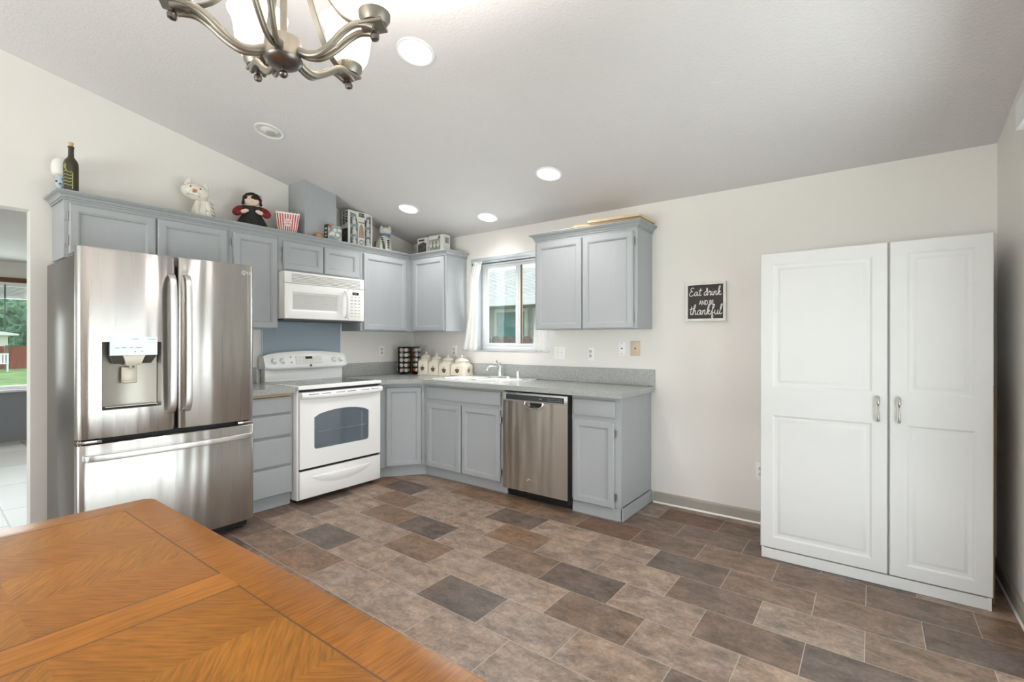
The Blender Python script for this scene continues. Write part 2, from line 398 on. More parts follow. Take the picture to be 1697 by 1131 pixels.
# matrix that stands flat lettering up facing local -y at (x, y, z)
def facing(x, y, z): return Matrix.Translation((x, y, z)) @ Matrix.Rotation(R(90), 4, 'X')
def spline(pts, n=6):
    """Catmull-Rom through points"""
    P = [Vector(p) for p in pts]; P = [P[0] * 2 - P[1]] + P + [P[-1] * 2 - P[-2]]; out = []
    for i in range(1, len(P) - 2):
        for k in range(n):
            t = k / n; a, b, c, d = P[i - 1], P[i], P[i + 1], P[i + 2]
            out.append(.5 * ((2 * b) + (c - a) * t + (2 * a - 5 * b + 4 * c - d) * t * t + (3 * b - a - 3 * c + d) * t ** 3))
    out.append(P[-2]); return out

# ------------------------------------------------------------------ room shell
H0, SL, XW, YR, YB = 2.3606, 0.201, 4.7306, -4.4, -6.6
def cz(y): return H0 - SL * y if y > YR else H0 - SL * YR - SL * (YR - y)
TONES = {(3, -6): 0, (5, -4): 0, (6, -4): 1, (7, -2): 0, (3, -3): 0, (5, -1): 0, (6, -1): 2, (4, -3): 1, (3, 0): 0, (2, -2): 4, (4, -6): 1, (7, 1): 0,
 (4, 0): 5, (5, -2): 2, (4, -4): 3, (5, -5): 1, (6, -5): 3, (1, -1): 2, (2, -1): 5, (2, -5): 1, (2, -4): 1, (7, -5): 0, (5, 1): 5, (5, 2): 0, (3, 3): 0,
 (2, 1): 5, (1, 0): 5, (0, -1): 4, (1, 1): 0, (3, 1): 2, (3, 2): 2, (2, 2): 5, (2, 0): 2, (0, 0): 5, (4, 2): 2, (2, 3): 2, (6, -7): 5, (5, -7): 0,
 (7, -7): 2, (8, -6): 2, (8, -5): 1, (6, -3): 3, (6, -2): 3, (7, -3): 3, (7, -4): 3, (8, -4): 3, (8, -3): 3, (8, -2): 3, (7, -1): 3, (7, 0): 3, (6, 0): 3,
 (8, -1): 3, (5, 0): 3, (4, -1): 3, (3, -1): 3, (4, -2): 3, (3, -2): 3, (5, -3): 3, (3, -4): 3, (4, -5): 3, (3, -5): 3, (2, -6): 3, (4, 1): 3, (6, 1): 3,
 (7, -6): 3, (5, -6): 3, (4, -7): 3, (6, -6): 3}
PAL = ['#64574f', '#7c634f', '#7a6759', '#917f72', '#694f41', '#6f5e53']
def make_floor():
    bm = bmesh.new(); uvl = bm.loops.layers.uv.new('tile'); cl = bm.loops.layers.float_color.new('tone')
    rnd = random.Random(3)
    for r in range(-1, 27):
        off = 3.351 if r % 2 == 0 else 3.151
        for c in range(-10, 5):
            k = TONES.get((r, c)); 
            if k is None: k = rnd.choice([0, 1, 2, 2, 3, 3, 3, 5])
            col = srgb(PAL[k]); j = 1 + rnd.uniform(-.05, .05); col = (col[0] * j, col[1] * j, col[2] * j, rnd.random())
            x0, x1 = off + c * .4025, off + (c + 1) * .4025
            cx0, cx1 = max(x0, 0.0), min(x1, XW)
            if cx1 - cx0 < 1e-4: continue
            def yl(k_, x): return -.0876 - .2512 * k_ - .023 * (x - 3.3)
            # lattice of the tile, clipped to the room by clamping
            ys = [(yl(r, cx0), yl(r + 1, cx0)), (yl(r, cx1), yl(r + 1, cx1))]
            if min(ys[0][0], ys[1][0]) <= YB or max(ys[0][1], ys[1][1]) >= 0: continue
            cl_ = lambda y: max(YB, min(0.0, y))
            q = [(cx0, cl_(ys[0][0])), (cx0, cl_(ys[0][1])), (cx1, cl_(ys[1][1])), (cx1, cl_(ys[1][0]))]
            vs = [bm.verts.new((x, y, 0)) for x, y in q]; f = bm.faces.new(vs)
            for l in f.loops:
                x, y = l.vert.co.x, l.vert.co.y; t = (yl(r, x) - y) / .2512
                l[uvl].uv = ((x - x0) / .4025, t); l[cl] = col
    bmesh.ops.recalc_face_normals(bm, faces=bm.faces)
    for f in bm.faces:
        if f.normal.z < 0: f.normal_flip()
    me = bpy.data.meshes.new('floor'); bm.to_mesh(me); bm.free(); me.materials.append(M['floor'])
    o = bpy.data.objects.new('floor', me); COL.objects.link(o); return structure(o)
make_floor()

b = MB()
for ya, yb in ((0.2, YR), (YR, YB - .12)):
    za, zb = cz(ya), cz(yb)
    b.prism([(-.11, ya, za), (-.11, yb, zb), (-.11, yb, zb + .1), (-.11, ya, za + .1)], (XW + .23, 0, 0))
structure(b.build('ceiling', M['ceil'], smooth=0))
b = MB(); b.prism([(0, y, z) for y, z in ((0, 0), (0, H0), (YR, cz(YR)), (YB, cz(YB)), (YB, 0), (-4.15, 0), (-4.15, 2.08), (-3.113, 2.08), (-3.113, 0))], (-.11, 0, 0))
structure(b.build('wall_left', M['wall'], smooth=0))
b = MB()
out = [(-.11, 0, 0), (XW + .12, 0, 0), (XW + .12, 0, H0), (-.11, 0, H0)]; WX0, WX1, WZ0, WZ1 = .877, 1.822, 1.163, 2.104
hole = [(WX0, 0, WZ0), (WX1, 0, WZ0), (WX1, 0, WZ1), (WX0, 0, WZ1)]
b.poly(out, [hole]); b.poly([(x, .2, z) for x, y, z in out], [[(x, .2, z) for x, y, z in hole]]); b.wallstrip(out, (0, .2, 0)); b.wallstrip(hole, (0, .2, 0))
structure(b.build('wall_back', M['wall'], smooth=0))
b = MB(); b.prism([(XW, y, z) for y, z in ((0, 0), (0, H0), (YR, cz(YR)), (YB, cz(YB)), (YB, 0), (-3.0, 0), (-3.0, 2.06), (-1.06, 2.06), (-1.06, 0))], (.12, 0, 0))
structure(b.build('wall_right', M['wall'], smooth=0))
b = MB(); out = [(-.11, YB, 0), (XW + .12, YB, 0), (XW + .12, YB, cz(YB)), (-.11, YB, cz(YB))]
hole = [(.7, YB, .4), (3.9, YB, .4), (3.9, YB, 2.25), (.7, YB, 2.25)]
b.poly(out, [hole]); b.poly([(x, YB - .12, z) for x, y, z in out], [[(x, YB - .12, z) for x, y, z in hole]]); b.wallstrip(out, (0, -.12, 0)); b.wallstrip(hole, (0, -.12, 0))
structure(b.build('wall_rear', M['wall'], smooth=0))

# baseboards
def baseboard(name, p0, p1, n):
    b = MB(); d = Vector(p1) - Vector(p0); n = Vector(n)
    prof = [(0, 0), (.013, 0), (.013, .072), (.009, .082), (.004, .086), (0, .086)]
    b.rings([[Vector(p0) + n * a + Vector((0, 0, z)) for a, z in prof], [Vector(p1) + n * a + Vector((0, 0, z)) for a, z in prof]])
    b.mat(1).rings([[Vector(p) + n * a + Vector((0, 0, z)) for a, z in ((.013, .0005), (.019, .0005), (.017, .008), (.013, .012))] for p in (p0, p1)])
    return structure(b.build(name, [M['base'], M['plate']], smooth=0))
baseboard('baseboard_back', (2.80, 0, 0), (XW, 0, 0), (0, -1, 0))
baseboard('baseboard_right', (XW, -.02, 0), (XW, -1.06, 0), (-1, 0, 0))
baseboard('baseboard_right_rear', (XW, -3.0, 0), (XW, YB, 0), (-1, 0, 0))

# kitchen window: painted liner in the opening, sliding vinyl sashes
def rect_frame(b, x0, x1, z0, z1, w, y0, y1, bev=.003):
    b.box(x0, x1, y0, y1, z0, z0 + w, bev); b.box(x0, x1, y0, y1, z1 - w, z1, bev)
    b.box(x0, x0 + w, y0, y1, z0 + w, z1 - w, bev); b.box(x1 - w, x1, y0, y1, z0 + w, z1 - w, bev)
b = MB(); t = .004
b.box(WX0, WX1, -.004, .17, WZ0, WZ0 + t * 2); b.box(WX0, WX1, -.002, .17, WZ1 - t, WZ1)
b.box(WX0, WX0 + t, -.002, .17, WZ0, WZ1); b.box(WX1 - t, WX1, -.002, .17, WZ0, WZ1)
structure(b.build('trim_1', M['liner'], smooth=0))
w1 = bpy.data.objects.new('window_1', None); COL.objects.link(w1); w1.location = (1.35, .17, 1.6); structure(w1)
def wpart(name, b, m, root): 
    o = b.build(name, m, root, smooth=30); o.matrix_parent_inverse = Matrix.Translation(root.location).inverted(); return o
b = MB(); rect_frame(b, WX0 + .005, WX1 - .005, WZ0 + .009, WZ1 - .005, .042, .172, .198); wpart('window_frame', b, M['vinyl'], w1)
b = MB(); rect_frame(b, WX0 + .046, 1.344, WZ0 + .05, WZ1 - .046, .034, .178, .193); wpart('sash', b, M['vinyl'], w1)
b = MB(); b.box(WX0 + .08, 1.31, .184, .187, WZ0 + .084, WZ1 - .08); wpart('pane', b, M['glass'], w1)
b = MB(); rect_frame(b, 1.345, WX1 - .047, WZ0 + .05, WZ1 - .046, .03, .180, .197); wpart('sash', b, M['vinyl'], w1)
b = MB(); b.box(1.375, 1.392, .176, .19, WZ0 + .08, WZ1 - .076); wpart('sash_strip', b, mat('brown_sash_strip', '#6e5a44', .6), w1)  # narrow brown strip beside the right pane
b = MB(); b.box(1.378, WX1 - .075, .190, .193, WZ0 + .08, WZ1 - .076); wpart('pane', b, M['glass'], w1)

# sliding glass door on the right wall beside the camera, white head valance for its blinds
d1 = bpy.data.objects.new('door_1', None); COL.objects.link(d1); d1.location = (XW, -2.03, 0); structure(d1)
def yz_frame(b, y0, y1, z0, z1, w, x0, x1):
    b.box(x0, x1, y0, y1, z0, z0 + w); b.box(x0, x1, y0, y1, z1 - w, z1); b.box(x0, x1, y0, y0 + w, z0 + w, z1 - w); b.box(x0, x1, y1 - w, y1, z0 + w, z1 - w)
b = MB(); yz_frame(b, -3.0, -1.06, 0.002, 2.06, .05, XW + .01, XW + .11); wpart('door_frame', b, M['vinyl'], d1)
for (a, c, x) in ((-2.95, -2.0, XW + .035), (-2.06, -1.11, XW + .065)):
    b = MB(); yz_frame(b, a, c, .052, 2.01, .06, x, x + .025); wpart('sash', b, M['vinyl'], d1)
    b = MB(); b.box(x + .01, x + .014, a + .06, c - .06, .112, 1.95); wpart('pane', b, M['glass'], d1)
v = thing('blind_valance', 'white box valance above the glass door, its end showing at the top right edge', 'valance', (XW - .002, -2.03, 2.095))
b = MB(); b.box(-.10, 0, -1.03, 1.0, 0, .102, .002); b.build('cover', M['vinyl'], v)
b = MB(); b.box(-.07, -.03, -1.0, .97, -.012, -.0005); b.build('track', M['hinge'], v)
# invented window behind the camera, unseen, put in as a light source
w3 = bpy.data.objects.new('added_window', None); COL.objects.link(w3); w3.location = (2.3, YB, 1.3); structure(w3)
b = MB(); rect_frame(b, .7, 3.9, .4, 2.25, .05, YB - .10, YB - .04); b.box(2.28, 2.32, YB - .10, YB - .04, .45, 2.2); wpart('window_frame', b, M['vinyl'], w3)
b = MB(); b.box(.75, 3.85, YB - .075, YB - .070, .45, 2.2); wpart('pane', b, M['glass'], w3)

# ------------------------------------------------------------------ living room seen through the opening at the left
LX, LN, LS, LH = -4.43, -1.0, -6.6, 2.25
def plank_mat():
    m, nt, b = newmat('pale_living_tile'); t = nt.nodes.new('ShaderNodeTexCoord'); br = nt.nodes.new('ShaderNodeTexBrick')
    mp = nt.nodes.new('ShaderNodeMapping'); mp.inputs['Rotation'].default_value = (0, 0, R(2))
    nt.links.new(t.outputs['Object'], mp.inputs[0]); nt.links.new(mp.outputs[0], br.inputs['Vector'])
    br.inputs['Color1'].default_value = srgb('#c3bdb6'); br.inputs['Color2'].default_value = srgb('#b3aba3'); br.inputs['Mortar'].default_value = srgb('#6f6a66')
    br.inputs['Scale'].default_value = 1; br.inputs['Brick Width'].default_value = .9; br.inputs['Row Height'].default_value = .45; br.inputs['Mortar Size'].default_value = .006
    nt.links.new(br.outputs[0], b.inputs['Base Color']); b.inputs['Roughness'].default_value = .35
    return m
b = MB(); b.box(LX, 0, LS, LN, -.05, -.001); structure(b.build('floor_living', plank_mat(), smooth=0))
b = MB(); b.box(LX - .1, -.11, LS, LN, LH, LH + .08); structure(b.build('ceiling_living', M['ceil'], smooth=0))
b = MB(); b.box(LX, -.11, LN, LN + .1, 0, LH); structure(b.build('wall_living_north', M['wall'], smooth=0))
b = MB(); out = [(LX, LS, 0), (-.11, LS, 0), (-.11, LS, LH), (LX, LS, LH)]; hole = [(-3.6, LS, .5), (-.9, LS, .5), (-.9, LS, 2.05), (-3.6, LS, 2.05)]
b.poly(out, [hole]); b.poly([(x, LS - .1, z) for x, y, z in out], [[(x, LS - .1, z) for x, y, z in hole]]); b.wallstrip(out, (0, -.1, 0)); b.wallstrip(hole, (0, -.1, 0)); structure(b.build('wall_living_south', M['wall'], smooth=0))  # opening added so the south fill lamp can shine in
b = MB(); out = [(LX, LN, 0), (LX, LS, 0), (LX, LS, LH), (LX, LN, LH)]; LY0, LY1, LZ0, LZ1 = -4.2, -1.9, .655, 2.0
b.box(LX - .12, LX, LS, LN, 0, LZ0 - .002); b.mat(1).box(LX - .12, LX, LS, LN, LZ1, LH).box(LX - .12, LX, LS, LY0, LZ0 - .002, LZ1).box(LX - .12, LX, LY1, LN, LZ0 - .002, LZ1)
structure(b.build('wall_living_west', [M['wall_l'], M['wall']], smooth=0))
b = MB(); b.box(LX, LX + .03, LY0 - .05, LY1 + .05, LZ1 - .01, LZ1 + .05, .003); structure(b.build('trim_2', mat('brown_stained_trim', '#6b4c2c', .5), smooth=0))
w2 = bpy.data.objects.new('window_2', None); COL.objects.link(w2); w2.location = (LX, -3.05, 1.3); structure(w2)
b = MB(); yz_frame(b, LY0, LY1, LZ0, LZ1, .045, LX - .09, LX - .02); wpart('window_frame', b, M['vinyl'], w2)
b = MB(); b.box(LX - .06, LX - .055, LY0 + .045, LY1 - .045, LZ0 + .045, LZ1 - .045); wpart('pane', b, M['glass'], w2)
b = MB(); b.box(LX - .02, LX + .05, LY0 - .03, LY1 + .03, LZ0 - .03, LZ0, .004); wpart('window_sill', b, M['vinyl'], w2)
bl = thing('window_blind', 'raised white blind stacked at the top of the living room window', 'blind', (LX + .03, -3.05, LZ1 - .012))
b = MB(); b.box(-.03, .03, -1.09, 1.09, -.05, 0, .003); b.build('headrail', M['vinyl'], bl)
b = MB()
for k in range(14): b.box(-.024, .024, -1.08, 1.08, -.060 - k * .009, -.055 - k * .009)
b.build('slats', mat('blind_slats', '#d8dad8', .5), bl)
b = MB(); b.box(-.026, .026, -1.085, 1.085, -.20, -.185, .003); b.build('bottom_rail', M['vinyl'], bl)
b = MB(); b.tube([(.035, .355, -.03), (.036, .355, -.58)], .006); b.build('wand', mat('dark_wand', '#26302c', .4), bl)

# duct box rising from the cabinets to the ceiling
b = MB(); y0, y1 = -1.466, -1.162
pts = []
for (x, y) in ((.004, y0), (.272, y0), (.272, y1), (.004, y1)): pts.append((x, y))
lo = [(x, y, 2.1712) for x, y in pts]; hi = [(x, y, cz(y) - .001) for x, y in pts]
b.rings([lo, hi]); tag(b.build('duct_cover', M['cab'], smooth=0), 'grey painted square duct box rising from the cabinet tops to the sloped ceiling', 'duct')

# ------------------------------------------------------------------ cabinets
def ring_rect(x0, x1, z0, z1, ins, y): return [(x0 + ins, y, z0 + ins), (x1 - ins, y, z0 + ins), (x1 - ins, y, z1 - ins), (x0 + ins, y, z1 - ins)]
def panel_door(x0, x1, z0, z1, yf=-.0205, yb=-.0006, fw=.054):
    b = MB(); prof = [(0, yb), (0, yf + .007), (.002, yf + .004), (.006, yf + .0015), (.009, yf), (fw - .010, yf), (fw - .008, yf + .003), (fw - .003, yf + .004), (fw + .001, yf + .009), (fw + .002, yf + .013), (fw + .012, yf + .0135)]
    b.rings([ring_rect(x0, x1, z0, z1, i, y) for i, y in prof]); return b
def slab_front(x0, x1, z0, z1, yf=-.0205, yb=-.0006):
    b = MB(); prof = [(0, yb), (0, yf + .008), (.003, yf + .004), (.009, yf + .001), (.013, yf)]
    b.rings([ring_rect(x0, x1, z0, z1, i, y) for i, y in prof]); return b
def hinge_mb(x, z, side):
    b = MB(); b.tube([(x, -.014, z - .026), (x, -.014, z + .026)], .0042, 8)
    b.ball((x, -.014, z + .029), .0048, 1); b.ball((x, -.014, z - .029), .0048, 1)
    b.box(min(x, x + side * .014), max(x, x + side * .014), -.0035, -.0008, z - .022, z + .022)
    return b
def add_door(root, x0, x1, z0, z1, hinge=None):
    d = panel_door(x0, x1, z0, z1).build('door', M['cab'], root, smooth=25)
    if hinge:
        x = x0 - .005 if hinge < 0 else x1 + .005; s = hinge
        for z in (z0 + .05 + .03, z1 - .08): hinge_mb(x, z, s).build('hinge', M['hinge'], d)
    return d
def cabinet(name, label, loc, rz, w, z0, z1, depth, doors, toe=None, cat='cabinet'):
    t = thing(name, label, cat, loc, rz)
    b = MB()
    if toe:  # open-topped carcass so that the sink bowls hang inside it
        b.box(-w / 2, -w / 2 + .018, .0195, depth, z0, z1); b.box(w / 2 - .018, w / 2, .0195, depth, z0, z1); b.box(-w / 2 + .018, w / 2 - .018, .0195, depth, z0, z0 + .018); b.box(-w / 2 + .018, w / 2 - .018, depth - .012, depth, z0 + .018, z1)
    else: b.box(-w / 2, w / 2, .0195, depth, z0, z1, .0015, 1)
    b.build('body', M['cab'], t, smooth=0)
    b = MB(); b.box(-w / 2, w / 2, 0, .019, z0, z1, .001, 1); b.build('face_frame', M['cab'], t, smooth=0)
    for d in doors: add_door(t, *d)
    if toe:
        b = MB(); b.box(-w / 2 + toe[0], w / 2 - toe[1], toe[2], toe[2] + .016, .0015, z0 - .0005, .001, 1); b.build('toe_kick', M['cab'], t, smooth=0)
    return t
Z90 = R(90)
UT = 2.1705
def left(yc): return (.30, yc, 0)
cabinet('upper_cabinet', 'grey two-door wall cabinet above the refrigerator, leftmost of the upper run', left(-2.551), Z90, .926, 1.769, UT, .298,
        [(-.443, -.004, 1.79, 2.096, -1), (.006, .446, 1.79, 2.096, None)])
cabinet('upper_cabinet', 'tall narrow grey wall cabinet between the refrigerator and the microwave', left(-1.9005), Z90, .372, 1.3638, UT, .298,
        [(-.162, .176, 1.368, 2.096, -1)])
cabinet('upper_cabinet', 'short grey wall cabinet with two small doors right above the microwave', left(-1.31925), Z90, .7865, 1.838, UT, .298,
        [(-.3545, .002, 1.857, 2.094, -1), (.012, .368, 1.857, 2.094, None)])
cabinet('upper_cabinet', 'grey wall cabinet right of the microwave on the left wall, running into the corner', left(-.4645), Z90, .919, 1.3638, UT, .298,
        [(-.4315, .0935, 1.370, 2.10, None)])
cabinet('upper_cabinet', 'grey single-door wall cabinet on the back wall left of the kitchen window', (.5585, -.30, 0), 0, .5125, 1.3638, UT, .298,
        [(-.2075, .2385, 1.370, 2.106, None)])
ur = cabinet('upper_cabinet', 'grey two-door wall cabinet on the back wall right of the kitchen window', (2.3275, -.30, 0), 0, .913, 1.3638, UT, .298,
        [(-.4375, -.005, 1.364, 2.094, None), (.005, .430, 1.364, 2.094, 1)])

# crown moulding swept along the cabinet fronts
CROWN = [(0, 2.118), (.008, 2.118), (.008, 2.1245), (.004, 2.1265), (.006, 2.130), (.011, 2.131), (.0125, 2.137), (.018, 2.1455), (.027, 2.151), (.0275, 2.1535), (.0335, 2.154), (.0335, 2.158), (.039, 2.160), (.0405, 2.164), (.039, 2.169), (.034, 2.171), (.0, 2.171)]
def sweep_crown(path, side):
    """path: list of (x, y); side +1 = profile grows to the left of the travel direction"""
    P = [Vector((x, y)) for x, y in path]; n = len(P); rs = []
    for i in range(n):
        d1 = (P[i] - P[i - 1]).normalized() if i > 0 else None; d2 = (P[i + 1] - P[i]).normalized() if i < n - 1 else None
        n1 = Vector((-d1.y, d1.x)) * side if d1 is not None else None; n2 = Vector((-d2.y, d2.x)) * side if d2 is not None else None
        if n1 is None: m = n2
        elif n2 is None: m = n1
        else:
            m = (n1 + n2); m = m / m.dot(n1)
        rs.append([(P[i].x + m.x * a, P[i].y + m.y * a, z) for a, z in CROWN])
    b = MB(); b.rings(rs); return b
b = sweep_crown([(.002, -3.0155), (.3005, -3.0155), (.3005, -.3005), (.816, -.3005), (.816, -.002)], -1)
tag(b.build('crown_molding', M['cabsmooth'], smooth=25), 'long grey crown moulding running along the top of the left wall cabinets into the corner', 'molding')
b = sweep_crown([(1.870, -.002), (1.870, -.3005), (2.785, -.3005), (2.785, -.002)], -1)
o = b.build('crown_molding', M['cabsmooth'], ur, smooth=25); o.matrix_parent_inverse = Matrix.Translation((2.3275, -.30, 0)).inverted()

# base units
t = thing('base_drawer_unit', 'grey base unit of four stacked drawers between the refrigerator and the range', 'drawer unit', (.575, -1.917, 0), Z90)
w = .346
b = MB(); b.box(-w / 2, w / 2, .0195, .57, .10, .872); b.build('body', M['cab'], t, smooth=0)
b = MB(); b.box(-w / 2, w / 2, 0, .019, .10, .872, .001, 1); b.build('face_frame', M['cab'], t, smooth=0)
b = MB(); b.box(-w / 2, w / 2, .032, .048, .0015, .0995); b.build('toe_kick', M['cab'], t, smooth=0)
b = MB(); b.box(-w / 2 + .002, w / 2 - .018, -.018, -.0006, .849, .8725, .002); tag_o = b.build('top_rail', M['rawwood'], t, smooth=0); tag_o['label'] = 'bare light wood rail above the top drawer'
for z0, z1 in ((.722, .846), (.553, .708), (.330, .535), (.108, .312)):
    b = MB()
    prof = [(0, -.0006), (0, -.012), (.004, -.0205)]
    # finger lip: the top edge slopes back under the drawer above
    x0, x1 = -w / 2 + .004, w / 2 - .02
    sec = [(-.0006, z0), (-.018, z0), (-.0215, z0 + .004), (-.0215, z1 - .018), (-.016, z1 - .004), (-.006, z1), (-.0006, z1)]
    b.rings([[(x0, y, z) for y, z in sec], [(x1, y, z) for y, z in sec]]); b.build('drawer', M['cab'], t, smooth=25)

t = thing('corner_base_cabinet', 'grey diagonal corner base cabinet with one door beside the range', 'cabinet', (0, 0, 0))
A, B = Vector((.575, -.86)), Vector((.80, -.575)); ang = math.atan2(B.y - A.y, B.x - A.x); dl = (B - A).length
b = MB(); b.prism([(.004, -.95, .10), (.575, -.95, .10), (A.x, A.y, .10), (B.x, B.y, .10), (B.x, -.004, .10), (.004, -.004, .10)], (0, 0, .772)); b.build('body', M['cab'], t, smooth=0)
tk = [(.004, -.95), (.535, -.95), (.535, -.845), (.779, -.536), (B.x, -.536), (B.x, -.004), (.004, -.004)]
b = MB(); b.prism([(x, y, .0015) for x, y in tk], (0, 0, .098)); b.build('toe_kick', M['cab'], t, smooth=0)
mw = Matrix.Translation((A.x, A.y, 0)) @ Matrix.Rotation(ang, 4, 'Z')
b = panel_door(.012, dl - .028, .108, .838, fw=.05); b.bm.transform(mw); d = b.build('door', M['cab'], t, smooth=25)
for z in (.19, .76):
    h = hinge_mb(dl - .021, z, 1); h.bm.transform(mw); h.build('hinge', M['hinge'], d)

t = cabinet('sink_base_cabinet', 'grey two-door base cabinet with a false drawer front under the sink', (1.2785, -.575, 0), 0, .953, .10, .872, .57,
            [(-.4305, -.002, .10, .697, -1), (.0105, .4405, .10, .697, 1)], (0, 0, .040))
slab_front(-.4245, .4435, .729, .845).build('false_drawer_front', M['cab'], t, smooth=25)
t = cabinet('end_base_cabinet', 'grey base cabinet with one drawer and one door at the right end of the counter', (2.583, -.575, 0), 0, .392, .10, .872, .57,
            [(-.180, .150, .090, .697, 1)])
slab_front(-.180, .155, .724, .846).build('drawer', M['cab'], t, smooth=25)
b = MB(); b.box(-.196, .196, .012, .028, .0015, .0995); b.build('toe_kick', M['cab'], t, smooth=0)
b = MB(); b.box(.188, .2035, .012, .571, .0015, .092, .002, 1); b.build('side_baseboard', M['cab'], t, smooth=0)

# worktops
def counter(name, label, poly, splash, hole=None):
    t = thing(name, label, 'countertop', (0, 0, 0))
    b = MB(); z0, z1 = .8735, .9124
    lo = [(x, y, z0) for x, y in poly]; hi = [(x, y, z1) for x, y in poly]
    hl = [[(x, y, z1) for x, y in hole]] if hole else []; hlo = [[(x, y, z0) for x, y in hole]] if hole else []
    b.poly(hi, hl); b.poly(lo, hlo); b.wallstrip(lo, (0, 0, z1 - z0))
    if hole: b.wallstrip([(x, y, z0) for x, y in hole], (0, 0, z1 - z0))
    b.build('worktop', M['laminate'], t, smooth=0)
    for (x0, x1, y0, y1) in splash:
        b = MB(); b.box(x0, x1, y0, y1, z1 + .0003, 1.043, .002, 1); b.build('backsplash', M['laminate'], t, smooth=0)
    return t
counter('countertop', 'grey speckled L-shaped worktop with the sink, running from the range around the corner',
        [(.003, -.953), (.64, -.953), (.64, -.885), (.839, -.6435), (2.8095, -.6435), (2.8095, -.003), (.003, -.003)],
        [(.003, .020, -.953, -.021), (.003, 2.8095, -.020, -.003)], [(.93, -.50), (1.69, -.50), (1.69, -.17), (.93, -.17)])
counter('countertop', 'short piece of grey speckled worktop between the refrigerator and the range', [(.003, -2.09), (.64, -2.09), (.64, -1.750), (.003, -1.750)], [(.003, .020, -2.09, -1.750)])
b = MB(); b.box(.0015, .009, -1.700, -.941, .93, 1.437); b.mat(1).box(.0015, .011, -.943, -.938, .93, 1.40).box(.0015, .011, -1.703, -1.698, .93, 1.40)
tag(b.build('splash_panel', [M['splash'], M['plate']], smooth=0), 'blue grey laminate splash panel on the wall behind the range', 'panel')

# ------------------------------------------------------------------ refrigerator
def bowed_panel(b, x0, x1, z0, z1, yb, bulge, roll, yf=0.0, hole=None, nx=26, ez=.006):
    """door slab whose front bows outward and rolls back at the two vertical edges; optional rectangular hole"""
    def yfun(x):
        t = (x - x0) / (x1 - x0); y = yf - bulge * (1 - (2 * t - 1) ** 2)
        e = min(x - x0, x1 - x)
        if e < roll: k = 1 - e / roll; y += roll * .55 * (1 - math.sqrt(max(0, 1 - k * k)))
        return y
    xs = set(x0 + (x1 - x0) * i / nx for i in range(nx + 1))
    for k in range(9): xs.add(x0 + roll * (1 - math.cos(PI / 2 * k / 8))); xs.add(x1 - roll * (1 - math.cos(PI / 2 * k / 8)))
    zs = [z0, z0 + ez, z1 - ez, z1]
    if hole:
        xs = {x for x in xs if min(abs(x - hole[0]), abs(x - hole[1])) > .004} | {hole[0], hole[1]}; zs = [z0, z0 + ez, hole[2], hole[3], z1 - ez, z1]
    xs = sorted(xs); V = {}
    def vert(i, j):
        if (i, j) not in V:
            y = yfun(xs[i]) + (.004 if j in (0, len(zs) - 1) else 0); V[(i, j)] = b.bm.verts.new((xs[i], y, zs[j]))
        return V[(i, j)]
    for i in range(len(xs) - 1):
        for j in range(len(zs) - 1):
            if hole and xs[i] >= hole[0] - 1e-6 and xs[i + 1] <= hole[1] + 1e-6 and zs[j] >= hole[2] - 1e-6 and zs[j + 1] <= hole[3] + 1e-6: continue
            b._f([vert(i, j), vert(i + 1, j), vert(i + 1, j + 1), vert(i, j + 1)])
    # edges and back
    for j in (0, len(zs) - 1):
        for i in range(len(xs) - 1):
            a, c = V[(i, j)], V[(i + 1, j)]; b._f([a, c, b.bm.verts.new((c.co.x, yb, c.co.z)), b.bm.verts.new((a.co.x, yb, a.co.z))])
    for i in (0, len(xs) - 1):
        for j in range(len(zs) - 1):
            a, c = V[(i, j)], V[(i, j + 1)]; b._f([a, c, b.bm.verts.new((c.co.x, yb, c.co.z)), b.bm.verts.new((a.co.x, yb, a.co.z))])
    b.quad((x0, yb, z0), (x1, yb, z0), (x1, yb, z1), (x0, yb, z1)); return yfun
fr = thing('refrigerator', 'stainless steel French-door refrigerator with a water dispenser, left of the drawers', 'refrigerator', (.82, -2.601, 0), Z90)
b = MB(); b.box(-.452, .452, .068, .725, .045, 1.732, .004); b.build('body', M['steel_side'], fr)
b = MB(); b.box(-.44, .44, .060, .0675, .075, 1.72); b.build('gasket', M['dark'], fr, smooth=0)
b = MB(); hole = (-.355, -.080, .888, 1.262); yf = bowed_panel(b, -.4555, -.003, .738, 1.774, .058, .010, .045, hole=hole)
# recess of the dispenser
D = .052
b2 = MB(); hx0, hx1, hz0, hz1 = hole; y0 = yf(hx0); y1 = yf(hx1)
b2.quad((hx0, y0, hz0), (hx0, y0, hz1), (hx0 + .012, D, hz1), (hx0 + .012, D, hz0 + .012)); b2.quad((hx1, y1, hz0), (hx1, y1, hz1), (hx1 - .012, D, hz1), (hx1 - .012, D, hz0 + .012))
b2.quad((hx0, y0, hz0), (hx1, y1, hz0), (hx1 - .012, D, hz0 + .012), (hx0 + .012, D, hz0 + .012)); b2.quad((hx0, y0, hz1), (hx1, y1, hz1), (hx1 - .012, D, hz1), (hx0 + .012, D, hz1))
n = 14
cur = [(hx0 + .012 + (hx1 - hx0 - .024) * i / n, D - .016 * (1 - math.sin(PI * i / n)) , 0) for i in range(n + 1)]
for i in range(n): b2.quad((cur[i][0], cur[i][1], hz0 + .012), (cur[i + 1][0], cur[i + 1][1], hz0 + .012), (cur[i + 1][0], cur[i + 1][1], hz1), (cur[i][0], cur[i][1], hz1))
dl_ = b.build('left_door', M['steel'], fr, smooth=50, recalc=True)
disp = b2.build('dispenser', M['dispgrey'], fr, smooth=30)
